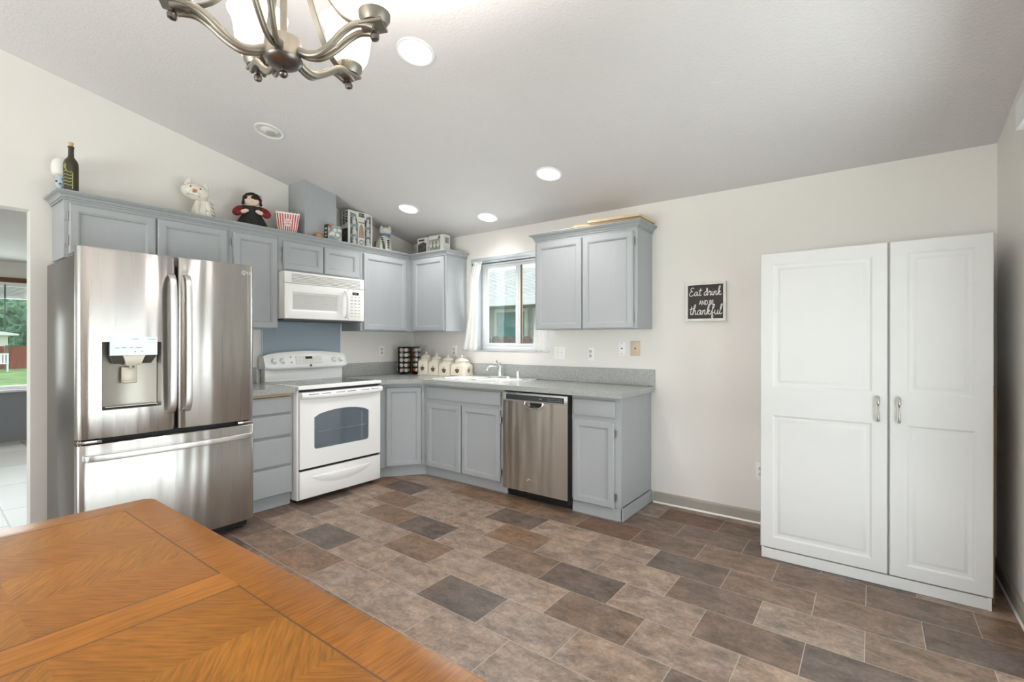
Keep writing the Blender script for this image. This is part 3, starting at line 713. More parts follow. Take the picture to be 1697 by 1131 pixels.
b = MB(); b.rings([[(-.322, -.013, 1.187), (-.103, -.013, 1.187), (-.103, -.013, 1.291), (-.322, -.013, 1.291)], [(-.322, .004, 1.187), (-.103, .004, 1.187), (-.103, .0, 1.291), (-.322, .0, 1.291)]])
o = b.build('control_panel', M['disp'], disp, smooth=0); o['label'] = 'silver touch panel of the dispenser'
b = MB(); b.rings([[(-.320, -.011, 1.1865), (-.105, -.011, 1.1865), (-.105, .045, 1.1865), (-.320, .045, 1.1865)], [(-.300, .012, 1.140), (-.125, .012, 1.140), (-.125, .048, 1.140), (-.300, .048, 1.140)]])
b.build('dispenser_housing', mat('dark_dispenser_housing', '#5b5955', .4, .3, var=0), disp, smooth=0)
b = MB(); b.rings([[(-.266, -.012, 1.186), (-.160, -.012, 1.186), (-.160, .03, 1.186), (-.266, .03, 1.186)], [(-.258, -.014, 1.170), (-.168, -.014, 1.170), (-.168, .03, 1.170), (-.258, .03, 1.170)], [(-.245, -.002, 1.128), (-.180, -.002, 1.128), (-.180, .03, 1.128), (-.245, .03, 1.128)]])
b.tube([(-.222, .012, 1.128), (-.222, .012, 1.112)], .008).tube([(-.200, .012, 1.128), (-.200, .012, 1.115)], .006); b.build('nozzle', M['disppad'], disp, smooth=30)
b = MB(); b.box(-.264, -.190, .016, .030, 1.028, 1.120, .006); b.box(-.258, -.196, .006, .018, 1.030, 1.044, .004); b.build('paddle', M['disppad'], disp)
b = MB(); b.box(hx0 + .016, hx1 - .016, .0, .048, hz0 + .0125, hz0 + .016); b.build('drip_tray', M['dispgrey'], disp, smooth=0)
mk = mat('panel_print', '#8d98a3', .4, var=0)
for x, z, w_ in ((-.21, 1.278, .03), (-.13, 1.278, .04), (-.29, 1.228, .02), (-.26, 1.229, .02), (-.225, 1.229, .018), (-.19, 1.229, .03), (-.21, 1.207, .012), (-.175, 1.207, .012)):
    b = MB(); b.box(x - w_ / 2, x + w_ / 2, -.0136, -.0131, z - .002, z + .002); b.build('panel_mark', mk, disp, smooth=0)
b = MB(); yf2 = bowed_panel(b, .009, .4555, .738, 1.774, .058, .010, .045); dr_ = b.build('right_door', M['steel'], fr, smooth=50)
b = MB(); yf3 = bowed_panel(b, -.4555, .4555, .068, .706, .058, .008, .03); fz = b.build('freezer_drawer', M['steel'], fr, smooth=50)
def bar(pts, w_, t_, name, parent, up):
    b = MB(); b.tube(pts, 1, 12, (w_, t_), up); return b.build(name, M['steel_h'], parent, smooth=60)
for x, par in ((-.036, dl_), (.045, dr_)):
    pts = spline([(x, .01, 1.662), (x, -.030, 1.655), (x, -.056, 1.60), (x, -.064, 1.45), (x, -.066, 1.25), (x, -.064, 1.05), (x, -.056, .90), (x, -.030, .852), (x, .01, .846)], 5)
    bar(pts, .0165, .008, 'handle', par, (1, 0, 0)) if False else None
    b = MB(); rs = []
    for i, p in enumerate(pts):
        d = (pts[min(i + 1, len(pts) - 1)] - pts[max(i - 1, 0)]).normalized(); side = Vector((1, 0, 0)); nn = d.cross(side).normalized()
        rs.append([p + side * ((.0165) * math.copysign(abs(math.cos(a)) ** .22, math.cos(a))) + nn * (.0075 * math.copysign(abs(math.sin(a)) ** .3, math.sin(a))) for a in [2 * PI * (k + .5) / 12 for k in range(12)]])
    b.rings(rs); b.build('handle', M['steel_h'], par, smooth=50)
pts = spline([(-.428, .0, .640), (-.42, -.038, .640), (-.36, -.052, .640), (-.2, -.064, .640), (0, -.068, .640), (.2, -.064, .640), (.36, -.052, .640), (.42, -.038, .640), (.428, 0, .640)], 5)
b = MB(); rs = []
for i, p in enumerate(pts):
    d = (pts[min(i + 1, len(pts) - 1)] - pts[max(i - 1, 0)]).normalized(); side = Vector((0, 0, 1)); nn = d.cross(side).normalized()
    rs.append([p + side * ((.0165) * math.copysign(abs(math.cos(a)) ** .22, math.cos(a))) + nn * (.0075 * math.copysign(abs(math.sin(a)) ** .3, math.sin(a))) for a in [2 * PI * (k + .5) / 12 for k in range(12)]])
b.rings(rs); b.build('handle', M['steel_h'], fz, smooth=50)
# emblem on the right door
lg = mat('pale_emblem', '#f6f6f4', .4, 0, var=0)
b = MB(); yy = yf2(.385) - .0008
b.tube([(.385 + .0135 * math.cos(a), yy, 1.722 + .0135 * math.sin(a)) for a in [2 * PI * k / 20 - .15 for k in range(18)]], .0016, 6, up=(0, 1, 0))
b.box(.383, .3855, yy - .001, yy, 1.715, 1.729); b.box(.383, .391, yy - .001, yy, 1.714, 1.7165); b.ball((.379, yy, 1.727), .0018, 1)
text_mesh(b, 'LG', .026, facing(.419, yy - .0002, 1.722)); b.build('emblem', lg, dr_, smooth=0)
for x in (-.425, .425):
    b = MB(); b.box(x - .028, x + .028, .0, .12, 1.7755, 1.79, .003) if False else b.box(x - .026, x + .026, .0685, .16, 1.7325, 1.752, .004); b.build('hinge_cover', M['steel_side'], fr)
for x, s in ((-.452, 1), (.452, -1)):
    b = MB(); b.box(min(x, x + s * .10), max(x, x + s * .10), .004, .05, .7145, .729, .002); b.tube([(x + s * .008, .012, .708), (x + s * .008, .012, .735)], .008); b.build('mid_hinge', M['chrome'], fr)
b = MB(); b.box(-.44, .44, .075, .12, .0125, .064); b.build('base_grille', M['black'], fr, smooth=0)
for x in (-.40, .40):
    for y in (.10, .66):
        b = MB(); b.lathe([(.02, .0005), (.02, .02), (.012, .022), (.012, .046)], (x, y, 0), 12); b.build('foot', M['black'], fr)

# ------------------------------------------------------------------ range
rg = thing('range', 'white freestanding electric range with a glass cooktop and arched oven window', 'stove', (.66, -1.3515, 0), Z90)
HW = .3855
b = MB(); b.box(-HW, HW, .032, .632, .030, .8865, .003); b.build('body', M['white'], rg)
b = MB(); b.box(-HW - .004, HW + .004, -.004, .60, .8885, .9185, .007, 3); ct = b.build('cooktop_frame', M['white'], rg)
b = MB(); b.box(-.352, .352, .050, .545, .9187, .9205); gl = b.build('glass_top', M['cooktop'], ct, smooth=0)
for x, y, r in ((-.19, .17, .105), (.19, .17, .085), (-.19, .41, .08), (.19, .41, .10)):
    b = MB()
    for q in (r, r * .62): b.rings([[(x + (q + e) * math.cos(2 * PI * k / 40), y + (q + e) * math.sin(2 * PI * k / 40), .9209) for k in range(40)] for e in (-.002, .002)], cap0=False, cap1=False)
    b.build('burner_ring', M['ring'], gl, smooth=0)
# backguard
b = MB(); b.box(-.368, .368, .560, .628, .9188, 1.03, .004)
b.build('riser', M['white'], rg)
def arch(x, w=.388, rise=.028): return rise * (1 - (x / w) ** 2)
n = 24; rs = []
for i in range(n + 1):
    x = -.388 + .776 * i / n; e = min(1, min(i, n - i) / 1.5 + .0); zt = 1.150 + arch(x); k = .012 * (1 - e)
    rs.append([(x, .520 + k, 1.018 + k), (x, .505 + k, 1.03 + k), (x, .500 + k, 1.05), (x, .535 + k, zt - .012 - k), (x, .548, zt - k), (x, .600, zt - k), (x, .628, zt - .03), (x, .628, 1.018 + k)])
b = MB(); b.rings(rs); bgd = b.build('control_panel', M['white'], rg, smooth=40)
# everything on the slanted panel face: plane from (y=.500, z=1.05) to (y=.535, z=1.16)
def pf(x, z, off=0): 
    t = (z - 1.05) / .112; return Vector((x, .500 + .035 * t - .0012 - off, z + off * .3))
tilt = math.atan2(.035, .112)
for x in (-.312, -.242, .250, .318):
    c = pf(x, 1.095); mk_ = Matrix.Translation(c) @ Matrix.Rotation(R(90) - tilt, 4, 'X')
    b = MB(); b.lathe([(.027, -.001), (.027, .004), (.023, .006), (.022, .010), (.0215, .020), (.018, .023), (0, .0232)], (0, 0, 0), 24, mk_); b.box(-.004, .004, -.021, .021, .018, .031, .003, 2, mk_); b.build('knob', M['white'], bgd)
grey = mat('pale_grey_print', '#b9bab8', .4, var=0)
b = MB(); mk_ = Matrix.Translation(pf(0, 1.10)) @ Matrix.Rotation(R(90) - tilt, 4, 'X')
b.box(-.125, .125, -.040, .036, -.002, .0012, .001, 1, mk_); b.build('button_pad', mat('off_white_pad', '#e3e1dc', .3, var=0), bgd, smooth=0)
b = MB(); b.box(-.033, .033, .008, .030, .0012, .002, 0, 1, mk_); b.build('clock_display', mat('dark_green_display', '#17402c', .15, var=0), bgd, smooth=0)
b = MB(); text_mesh(b, '12:30', .019, mk_ @ Matrix.Translation((0, .019, .0022)), .0001); b.build('clock_digits', emis('green_digits', (.10, .9, .35, 1), .9), bgd, smooth=0) if False else b.bm.free()
for k in range(12):
    x = (-.105, -.075, -.105, -.075, -.105, -.075, .055, .08, .105, .055, .08, .105)[k]; z = (.024, .024, .0, .0, -.024, -.024, .018, .018, .018, -.012, -.012, -.012)[k]
    b = MB(); b.lathe([(.009, .0012), (.008, .003), (0, .0031)], (x, z, 0), 14, mk_); b.build('button', M['white'], bgd)
b = MB(); 
for z in (.028, -.020): b.lathe([(.005, -.002), (.005, .0015), (0, .0016)], (-.165, z, 0), 10, mk_)
b.build('indicator_lights', M['black'], bgd)
b = MB(); mk2 = Matrix.Translation(pf(.01, 1.050)) @ Matrix.Rotation(R(90) - tilt, 4, 'X'); b.lathe([(.011, -.002), (.011, .0014), (.0, .0016)], (0, 0, 0), 18, mk2)
b.build('round_emblem', M['ring'], bgd)
# oven door with an arched window
def arch_loop(x0, x1, z0, zs, zt, y, r=.022):
    L = []
    for a in range(180, 271, 15): L.append((x0 + r + r * math.cos(R(a)), y, z0 + r + r * math.sin(R(a))))
    for a in range(270, 361, 15): L.append((x1 - r + r * math.cos(R(a)), y, z0 + r + r * math.sin(R(a))))
    for k in range(13):
        t = k / 12; x = x1 + (x0 - x1) * t; z = zs + (zt - zs) * (1 - (2 * t - 1) ** 2)
        if k in (0, 12): z -= .012
        L.append((x, y, z))
    return L
b = MB(); dx = .377; outl = [(-dx, 0, .275), (dx, 0, .275), (dx, 0, .868), (-dx, 0, .868)]
win = arch_loop(-.258, .258, .414, .676, .714, 0)
b.poly(outl, [win]); b.wallstrip(outl, (0, .030, 0)); b.wallstrip(win, (0, .012, 0)); b.quad(*[(x, .030, z) for x, y, z in outl]); od = b.build('oven_door', M['white'], rg, smooth=30)
b = MB(); b.poly([(x, .010, z) for x, y, z in win]); b.build('oven_window', M['ovenglass'], od, smooth=0, recalc=False)
b = MB(); 
for z in (.545,): b.tube([(-.23, .0085, z), (.23, .0085, z)], .0022)
b.tube([(.19, .0085, .43), (.19, .0085, .66)], .0016); b.build('oven_rack', M['rack'], od)
b = MB()
sec = [(.0, .862), (-.006, .868), (-.034, .866), (-.046, .856), (-.047, .838), (-.040, .824), (-.024, .818), (0, .818)]
rs = []
for k in range(25):
    x = -.3765 + .753 * k / 24; e = abs(2 * k / 24 - 1); dip = .010 * (1 - e * e); pull = 1 - .25 * max(0, e - .85) / .15
    rs.append([(x, y * pull, z - (dip if z < .85 else 0)) for y, z in sec])
b.rings(rs); hd = b.build('handle', M['white'], od, smooth=50)
b = MB()
for c in (-.235, 0, .235):
    for s in (-.052, .052): b.box(c + s - .042, c + s + .042, -.0475, -.044, .8515, .8555)
b.build('vent_slots', M['dark'], hd, smooth=0)
b = MB(); b.box(-.37, .37, .012, .031, .870, .8880); b.build('gap', M['black'], rg, smooth=0)
b = MB(); b.box(-.37, .37, .014, .031, .255, .274); b.build('gap', M['black'], rg, smooth=0)
b = MB(); b.box(-.377, .377, .0, .031, .043, .254, .004); wd = b.build('warming_drawer', M['white'], rg)
b = MB(); rs = []
for k in range(21):
    t = k / 20; x = -.27 + .54 * t; h = math.sin(PI * t) ** .6 if 0 < t < 1 else 0.02
    rs.append([(x, -.0003, .206), (x, -.010 * h - .0005, .203), (x, -.017 * h - .0006, .196 - .004 * h), (x, -.009 * h - .0005, .196 - .045 * h), (x, -.0003, .190 - .068 * h)])
b.rings(rs); b.build('grip', M['white'], wd, smooth=60)
for x in (-.34, .34):
    for y in (.10, .56):
        b = MB(); b.lathe([(.022, .0005), (.022, .012), (.012, .014), (.012, .031)], (x, y, 0), 12); b.build('foot', M['black'], rg)

# ------------------------------------------------------------------ over-the-range microwave
mw_ = thing('microwave', 'white over-the-range microwave with a slatted top vent above the range', 'microwave', (.40, -1.333, 0), Z90)
b = MB(); b.box(-.379, .379, .022, .388, 1.449, 1.834, .003); b.build('body', M['whitem'], mw_)
b = MB(); b.box(-.379, .379, .001, .0215, 1.741, 1.834, .005); gr = b.build('vent_grille', M['whitem'], mw_)
b = MB(); vg = mat('vent_shadow_slots', '#8d867d', .6, var=0)
for i in range(6):
    z = 1.754 + i * .0118
    for k in range(24):
        x = -.335 + k * .0285
        if k < 1: continue
        b.box(x - .0134, x + .0134, -.0002, .0012, z - .0022, z + .0022)
b.build('vent_slots', vg, gr, smooth=0)
b = MB(); prof = [(0, .0215), (0, .006), (.004, .001), (.008, 0), (.055, -.002), (.062, .0), (.070, .010), (.074, .0135)]
x0, x1, z0, z1 = -.379, .208, 1.449, 1.738
b.rings([ring_rect(x0, x1, z0, z1, i, y) if i < .05 else [(x0 + i + .0, y, z0 + i + .004), (x1 - i - .03, y, z0 + i + .004), (x1 - i - .03, y, z1 - i - .004), (x0 + i, y, z1 - i - .004)] for i, y in prof], cap1=True)
md = b.build('door', M['whitem'], mw_, smooth=40)
b = MB(); b.box(-.302, .101, .0115, .0133, 1.530, 1.656); b.build('door_window', mat('pale_mesh_window', '#c9c9c5', .15, var=.03, vscale=40), md, smooth=0)
b = MB(); pts = spline([(.182, .002, 1.712), (.182, -.020, 1.700), (.182, -.036, 1.66), (.182, -.040, 1.60), (.182, -.036, 1.53), (.182, -.020, 1.49), (.182, .002, 1.478)], 5)
b.tube(pts, 1, 10, (.012, .015), (1, 0, 0)); b.build('handle', M['whitem'], md, smooth=60)
b = MB(); b.box(.210, .379, .0, .0215, 1.449, 1.738, .004); cp = b.build('control_panel', M['whitem'], mw_)
b = MB(); b.box(.252, .318, -.0008, .0004, 1.684, 1.708); b.build('display', mat('dark_display', '#1d2a33', .15, var=0), cp, smooth=0)
b = MB(); b.box(.266, .300, -.0012, -.0006, 1.694, 1.699); b.build('display_digits', mat('pale_display_digits', '#9fb4bf', .4, var=0), cp, smooth=0)
kg = mat('key_print', '#c4bfb6', .4, var=0); 
for r in range(7):
    for k in range(3):
        if r in (3, 4) and k == 9: continue
        b = MB(); x = .245 + k * .039; z = 1.664 - r * .0295
        b.box(x - .011, x + .011, -.0008, .0004, z - .0035, z + .0035) if r not in (1, 2) else b.box(x - .012, x + .012, -.0008, .0004, z - .006, z + .006)
        b.build('key', kg, cp, smooth=0)
b = MB(); b.box(-.372, .372, .030, .38, 1.437, 1.4485, .002); b.build('underside', mat('dark_underside', '#55524e', .5, var=0), mw_, smooth=0)

# ------------------------------------------------------------------ dishwasher
dw = thing('dishwasher', 'stainless steel dishwasher built in under the counter beside the sink cabinet', 'dishwasher', (2.0735, -.62, 0), 0)
b = MB(); b.box(-.306, .306, .040, .58, .082, .868); b.build('tub', M['black'], dw, smooth=0)
b = MB(); prof = [(-.303, .0), (.303, .0)]
outl = [(-.303, 0, .082), (.303, 0, .082), (.303, 0, .790), (-.303, 0, .790)]
pk = [(-.082, 0, .7885), (.082, 0, .7885)] 
hl = [(.080, 0, .786), (.080, 0, .770)] + [(.08 * math.cos(R(a)) * (1 if True else 1), 0, .770 + .024 * math.sin(R(a))) for a in range(-15, -180, -15)] + [(-.080, 0, .770), (-.080, 0, .786)]
b.poly(outl, [hl]); b.wallstrip(outl, (0, .038, 0)); b.wallstrip(hl, (0, .030, 0)); b.poly([(x, .030, z) for x, y, z in hl]); dd = b.build('door', M['steel_dw'], dw, smooth=0)
b = MB(); b.box(-.303, .303, -.001, .038, .7905, .858, .004); cpn = b.build('control_panel', mat('silver_panel', '#b9b8b5', .35, .5, var=0), dw)
b = MB(); b.box(-.268, .272, -.0022, -.0008, .800, .842); b.build('control_strip', mat('charcoal_control_strip', '#34363a', .25, var=0), cpn, smooth=0)
b = MB()
for i in range(7): b.box(.13 + i * .019, .141 + i * .019, -.0026, -.002, .812, .8145); b.box(.13 + i * .019, .139 + i * .019, -.0026, -.002, .826, .828)
b.box(.05, .075, -.0026, -.002, .820, .824); b.build('button_marks', mat('pale_marks', '#a7abb0', .4, var=0), cpn, smooth=0)
b = MB()
for i in range(5): b.box(-.255 + i * .017, -.243 + i * .017, -.0016, .004, .8475, .8535)
b.build('vent_slots', M['black'], cpn, smooth=0)
b = MB(); b.tube(spline([(-.083, -.001, .790), (-.080, -.006, .765), (-.05, -.012, .747), (0, -.014, .742), (.05, -.012, .747), (.080, -.006, .765), (.083, -.001, .790)], 5), .006, 8); b.build('pocket_rim', M['chrome'], dd)
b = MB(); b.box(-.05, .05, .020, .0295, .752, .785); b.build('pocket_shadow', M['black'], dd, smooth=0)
b = MB(); text_mesh(b, 'Whirlpool', .020, facing(.010, -.0006, .180)); b.tube([(-.052 + .013 * math.cos(a), -.0006, .180 + .010 * math.sin(a)) for a in [2 * PI * k / 16 for k in range(17)]], .0012, 5, up=(0, 1, 0)); b.build('emblem', M['chrome'], dd, smooth=0)
b = MB(); b.box(-.300, .309, .085, .10, .0015, .080); b.build('kick_plate', M['black'], dw, smooth=0)
b = MB(); b.box(.3045, .312, -.004, .05, .05, .868); b.build('side_gap', M['black'], dw, smooth=0)

# ------------------------------------------------------------------ sink and taps
sk = thing('sink', 'white enamel double-bowl drop-in sink set in the grey worktop under the window', 'sink', (1.31, -.325, .9124))
b = MB(); X, Y0, Y1 = .425, -.245, .265
outl = [(-X, Y0, .010), (X, Y0, .010), (X, Y1, .010), (-X, Y1, .010)]
bw = [(-.365, -.022, -.165, .145), (.022, .365, -.165, .145)]
def rrect(x0, x1, y0, y1, z, r=.05, n=5):
    L = []
    for cx, cy, a0 in ((x1 - r, y1 - r, 0), (x0 + r, y1 - r, 90), (x0 + r, y0 + r, 180), (x1 - r, y0 + r, 270)):
        for k in range(n + 1): a = R(a0 + 90 * k / n); L.append((cx + r * math.cos(a), cy + r * math.sin(a), z))
    return L
oo = rrect(-X, X, Y0, Y1, .010, .03)
b.poly(oo, [rrect(*q, .010) for q in bw])
o2 = rrect(-X - .004, X + .004, Y0 - .004, Y1 + .004, .0004, .034)
b.rings([oo, o2], cap0=False, cap1=False)
b.build('rim', M['sink'], sk, smooth=50)
for q in bw:
    b = MB(); b.rings([rrect(q[0] + i, q[1] - i, q[2] + i, q[3] - i, z, .05) for i, z in ((0, .010), (.006, .002), (.010, -.15), (.03, -.168), (.10, -.172))], cap0=False); b.mat(1)
    b.lathe([(.04, -.1715), (.035, -.170), (0, -.1705)], ((q[0] + q[1]) / 2, (q[2] + q[3]) / 2, 0), 16); b.build('bowl', [M['sink'], M['chrome']], sk, smooth=50)
fc = thing('faucet', 'chrome single-lever kitchen faucet at the back of the white sink', 'faucet', (1.335, -.105, .9227))
b = MB(); L = rrect(-.125, .125, -.028, .028, 0, .027); b.rings([[(x, y, 0) for x, y, z in L], [(x, y, .008) for x, y, z in L], [(x * .94, y * .8, .014) for x, y, z in L]]); b.build('base_plate', M['chrome'], fc, smooth=40)
b = MB(); b.lathe([(.024, .014), (.022, .03), (.020, .07), (.023, .085), (.022, .10), (.012, .112), (0, .114)], (0, 0, 0), 20); b.build('column', M['chrome'], fc)
b = MB(); b.tube(spline([(0, -.01, .07), (0, -.07, .098), (0, -.13, .106), (0, -.175, .098), (0, -.195, .078)], 5), .011, 10); b.build('spout', M['chrome'], fc)
b = MB(); b.tube([(0, 0, .108), (-.02, .0, .128), (-.045, .005, .155)], .006, 8, scale=[1.2, 1, 1.3]); b.tube([(0, 0, .11), (.006, 0, .14)], .005, 8); b.build('lever', M['chrome'], fc)
sp = thing('side_sprayer', 'small chrome cylinder standing on the sink rim right of the faucet', 'sprayer', (1.548, -.105, .9227))
b = MB(); b.lathe([(.021, 0), (.021, .006), (.016, .010)], (0, 0, 0), 18); b.build('collar', M['chrome'], sp)
b = MB(); b.lathe([(.0155, .0102), (.0165, .05), (.0185, .062), (.0175, .066), (0, .067)], (0, 0, 0), 18); b.build('head', M['chrome'], sp)

# ------------------------------------------------------------------ curtains
def curtain(name, label, top, bot, zt, zb, folds, amp, ph):
    t = thing(name, label, 'curtain', ((top[0] + top[1]) / 2, .02, (zt + zb) / 2))
    bm_rows = []; nu, nv = 60, 22
    b = MB(); rs = []
    for j in range(nv + 1):
        v = j / nv; z = zt + (zb - zt) * v; x0 = top[0] + (bot[0] - top[0]) * v ** 2.3; x1 = top[1] + (bot[1] - top[1]) * v
        row = []
        for i in range(nu + 1):
            u = i / nu; a = amp * (.45 + .55 * v); y = top[2] + (bot[2] - top[2]) * min(1, v * 5) + a * math.sin(folds * 2 * PI * u + ph + .6 * v) + .4 * a * math.sin(folds * 4.3 * PI * u + 2 * v)
            row.append((x0 + (x1 - x0) * (u + .012 * math.sin(9 * u + 3 * v)), y, z + (.004 * math.sin(7 * u) if j == nv else 0)))
        rs.append(row)
    b.rings(rs, closed=False, cap0=False, cap1=False)
    o = b.build('cloth', M['curtain'], t, smooth=80); o.matrix_parent_inverse = Matrix.Translation(t.location).inverted()
    m = o.modifiers.new('thickness', 'SOLIDIFY'); m.thickness = .0015
    return t
curtain('curtain', 'white cloth curtain hanging at the left side of the kitchen window', (.896, 1.01, .018), (.768, .985, -.034), 2.080, 1.168, 3, .010, 0)
curtain('curtain', 'white cloth curtain whose lower end hangs below the right wall cabinet', (1.70, 1.817, .018), (1.652, 1.858, -.034), 2.070, 1.165, 3.5, .010, 1)
b = MB(); b.tube([(WX0 + .0055, .018, 2.048), (WX1 - .0055, .018, 2.048)], .0055, 10)
for x in (WX0 + .010, WX1 - .010): b.tube([(x - .005, .018, 2.048), (x + .008, .018, 2.048)], .010, 10)
tag(b.build('curtain_rod', mat('dark_metal_rod', '#4b4c4f', .35, .7, var=0)), 'thin dark tension rod across the top of the kitchen window', 'rod')

# ------------------------------------------------------------------ spice carousel
RX, RY, RZ = .185, -.225, .9129
sr = thing('spice_rack', 'black revolving spice rack standing in the counter corner', 'rack', (RX, RY, RZ), R(20))
rk = mat('black_rack_plastic', '#1d1613', .3, var=0); 
b = MB(); b.lathe([(.098, 0), (.098, .010), (.088, .016), (0, .017)], (0, 0, 0), 32); b.build('base', rk, sr)
b = MB(); b.box(-.044, .044, -.044, .044, .0175, .280); b.build('core', rk, sr, smooth=0)
b = MB(); b.box(-.088, .088, -.088, .088, .281, .292, .003); b.build('top_plate', rk, sr)
for s in (-1, 1):
    for q in (-1, 1):
        b = MB(); b.box(min(s * .070, s * .086), max(s * .070, s * .086), min(q * .070, q * .086), max(q * .070, q * .086), .0185, .2805); b.build('corner_post', rk, sr, smooth=0)
b = MB(); b.box(-.088, .088, -.088, .088, .2925, .2955, .001); b.build('rim_band', mat('copper_band', '#a9836a', .35, .5, var=0), sr) if False else b.bm.free()
capm = mat('silver_jar_cap', '#c9c6c2', .3, .3, var=0)
SP = [mat('brown_spice', '#7a4a2c', .5, var=.1), mat('green_spice', '#7d7a58', .5, var=.1), mat('tan_spice', '#9a8874', .5, var=.1)]
def jar_proto(m):
    t = thing('spice_jar', '', 'jar', (0, 0, 0), 0, 'spice jars lying in the carousel')
    b = MB(); Mx = Matrix.Rotation(R(90), 4, 'X')  # axis towards local -y
    b.lathe([(.019, -.028), (.0195, -.02), (.0195, .014), (.017, .018)], (0, 0, 0), 16, Mx); b.build('glass_body', m, t)
    b = MB(); b.lathe([(.0195, .0182), (.0195, .034), (.018, .037), (0, .0372)], (0, 0, 0), 18, Mx); b.build('cap', capm, t)
    return t
protos = [jar_proto(m) for m in SP]; used = [False] * 3
ROWN = ['bottom', 'second from bottom', 'middle', 'second from top', 'top']
fi = 0
for face, (ca, nm) in enumerate(((0, 'front'), (90, 'right'), (-90, 'left'))):
    for row in range(5):
        for col in (-1, 1):
            if face == 2 and col == -1: continue
            k = (row * 2 + col + face) % 3
            a = R(20 + ca); lx, ly = col * .0275, -.082
            x = RX + lx * math.cos(a) - ly * math.sin(a); y = RY + lx * math.sin(a) + ly * math.cos(a); z = RZ + .045 + row * .0535
            side = {-1: 'left', 1: 'right'}[col]
            lab = 'silver-capped spice jar in the %s row, %s column of the rack\'s %s face' % (ROWN[row], side, nm)
            if not used[k]:
                o = protos[k]; used[k] = True; o.location = (x, y, z); o.rotation_euler = (0, 0, a); o['label'] = lab
            else: copy_tree(protos[k], (x, y, z), a, lab)

# ------------------------------------------------------------------ cream canisters
def canister(x, y, w, h, label, z=.9129):
    t = thing('canister', label, 'canister', (x, y, z), R(8), 'cream canisters on the counter')
    def sq(hw, z, r): return rrect(-hw, hw, -hw, hw, z, r, 4)
    hw = w / 2; sh = h * .60
    b = MB(); b.rings([sq(hw * 1.05, 0, .012), sq(hw * 1.05, .006, .012), sq(hw * .99, .018, .014), sq(hw * .98, sh * .90, .014), sq(hw * .92, sh * .96, .020), sq(hw * .80, sh + .006, .03), sq(hw * .74, sh + .026, .04)])
    b.build('pot', M['ceramic'], t, smooth=45)
    b = MB(); z = sh + .0265; R0 = hw * .90
    b.lathe([(R0 * .85, z), (R0, z + .004), (R0, z + .008), (R0 * .8, z + .022), (R0 * .35, z + .036), (.009, z + .040), (.008, z + .046)], (0, 0, 0), 24)
    lid = b.build('lid', M['ceramic'], t, smooth=50)
    b = MB(); b.ball((0, 0, z + .054), .0125, 2); b.build('knob', M['ceramic'], lid)
    for fc_, (m0, ax) in enumerate(((M['darkprint'], 0), (M['goldprint'], 90))):
        b = MB(); Mx = Matrix.Rotation(R(ax), 4, 'Z'); yy = -hw * .99 - .0012
        b.rings([[Mx @ Vector((.023 * (1 + .25 * math.sin(3 * a)) * math.cos(a), y_, sh * .42 + .026 * math.sin(a) * (1 + .2 * math.cos(2 * a)))) for a in [2 * PI * k / 22 for k in range(22)]] for y_ in (yy, yy + .0015)])
        b.tube([Mx @ Vector((0, yy, sh * .42 + .018)), Mx @ Vector((.004, yy, sh * .42 + .040))], .003, 6)
        b.build('printed_motif', m0, t, smooth=0)
    return t
canister(.372, -.150, .130, .252, 'tallest cream canister, next to the black spice rack')
canister(.520, -.140, .132, .226, 'second tallest cream canister, second from the spice rack')
canister(.675, -.132, .142, .205, 'third cream canister from the spice rack, shorter than the two left of it')
canister(.862, -.124, .168, .182, 'shortest and widest cream canister, nearest the sink', .9232)

# ------------------------------------------------------------------ wall plates
def plate(name, label, cat, loc, rz, w, h, m, kind, group=None):
    t = thing(name, label, cat, loc, rz, group)
    b = MB(); b.box(-w / 2, w / 2, -.006, -.0006, -h / 2, h / 2, .002); b.build('cover_plate', m, t)
    dk = M['dark']
    if kind == 'outlet':
        for s in (-1, 1):
            b = MB(); L = [(.0155 * math.cos(a), .0135 * math.sin(a) * 1.05) for a in [2 * PI * k / 20 for k in range(20)]]
            b.rings([[(x, -.0062, z + s * .0195) for x, z in L], [(x, -.0078, z + s * .0195) for x, z in L]]); rc = b.build('receptacle', M['socket'], t)
            b = MB(); b.box(-.0072, -.0052, -.0082, -.0079, s * .0195 - .001, s * .0195 + .008); b.box(.0050, .0070, -.0082, -.0079, s * .0195, s * .0195 + .007); b.box(-.002, .002, -.0082, -.0079, s * .0195 - .009, s * .0195 - .005); b.build('slots', dk, rc, smooth=0)
        b = MB(); b.tube([(0, -.0061, 0), (0, -.0068, 0)], .003, 8, up=(0, 0, 1)); b.build('screw', M['hinge'], t)
    if kind == 'switch2':
        for x in (-.023, .023):
            b = MB(); b.rings([[(x - .005, -.0062, -.012), (x + .005, -.0062, -.012), (x + .005, -.0062, .012), (x - .005, -.0062, .012)], [(x - .004, -.0095, -.004), (x + .004, -.0095, -.004), (x + .004, -.0145, .011), (x - .004, -.0145, .011)]]); b.build('toggle', m, t, smooth=0)
            b = MB()
            for z in (-.03, .03): b.tube([(x, -.0061, z), (x, -.0068, z)], .0028, 8)
            b.build('screws', M['hinge'], t)
    if kind in ('jack', 'jack_beige'):
        b = MB(); b.box(-.0055, .0055, -.0075, -.0061, -.006, .006); b.build('jack_port', dk, t, smooth=0)
        b = MB()
        for z in ((-.042, .042) if kind == 'jack' else (-.032, .032)): b.tube([(0, -.0061, z), (0, -.0068, z)], .0036, 8)
        b.build('screws', dk if kind == 'jack' else M['hinge'], t)
    return t
plate('light_switch', 'white double toggle switch plate on the back wall right of the window', 'switch', (1.937, 0, 1.161), 0, .122, .116, M['plate'], 'switch2')
plate('wall_outlet', 'white duplex outlet above the counter on the back wall below the right cabinet', 'outlet', (2.244, 0, 1.160), 0, .070, .114, M['plate'], 'outlet')
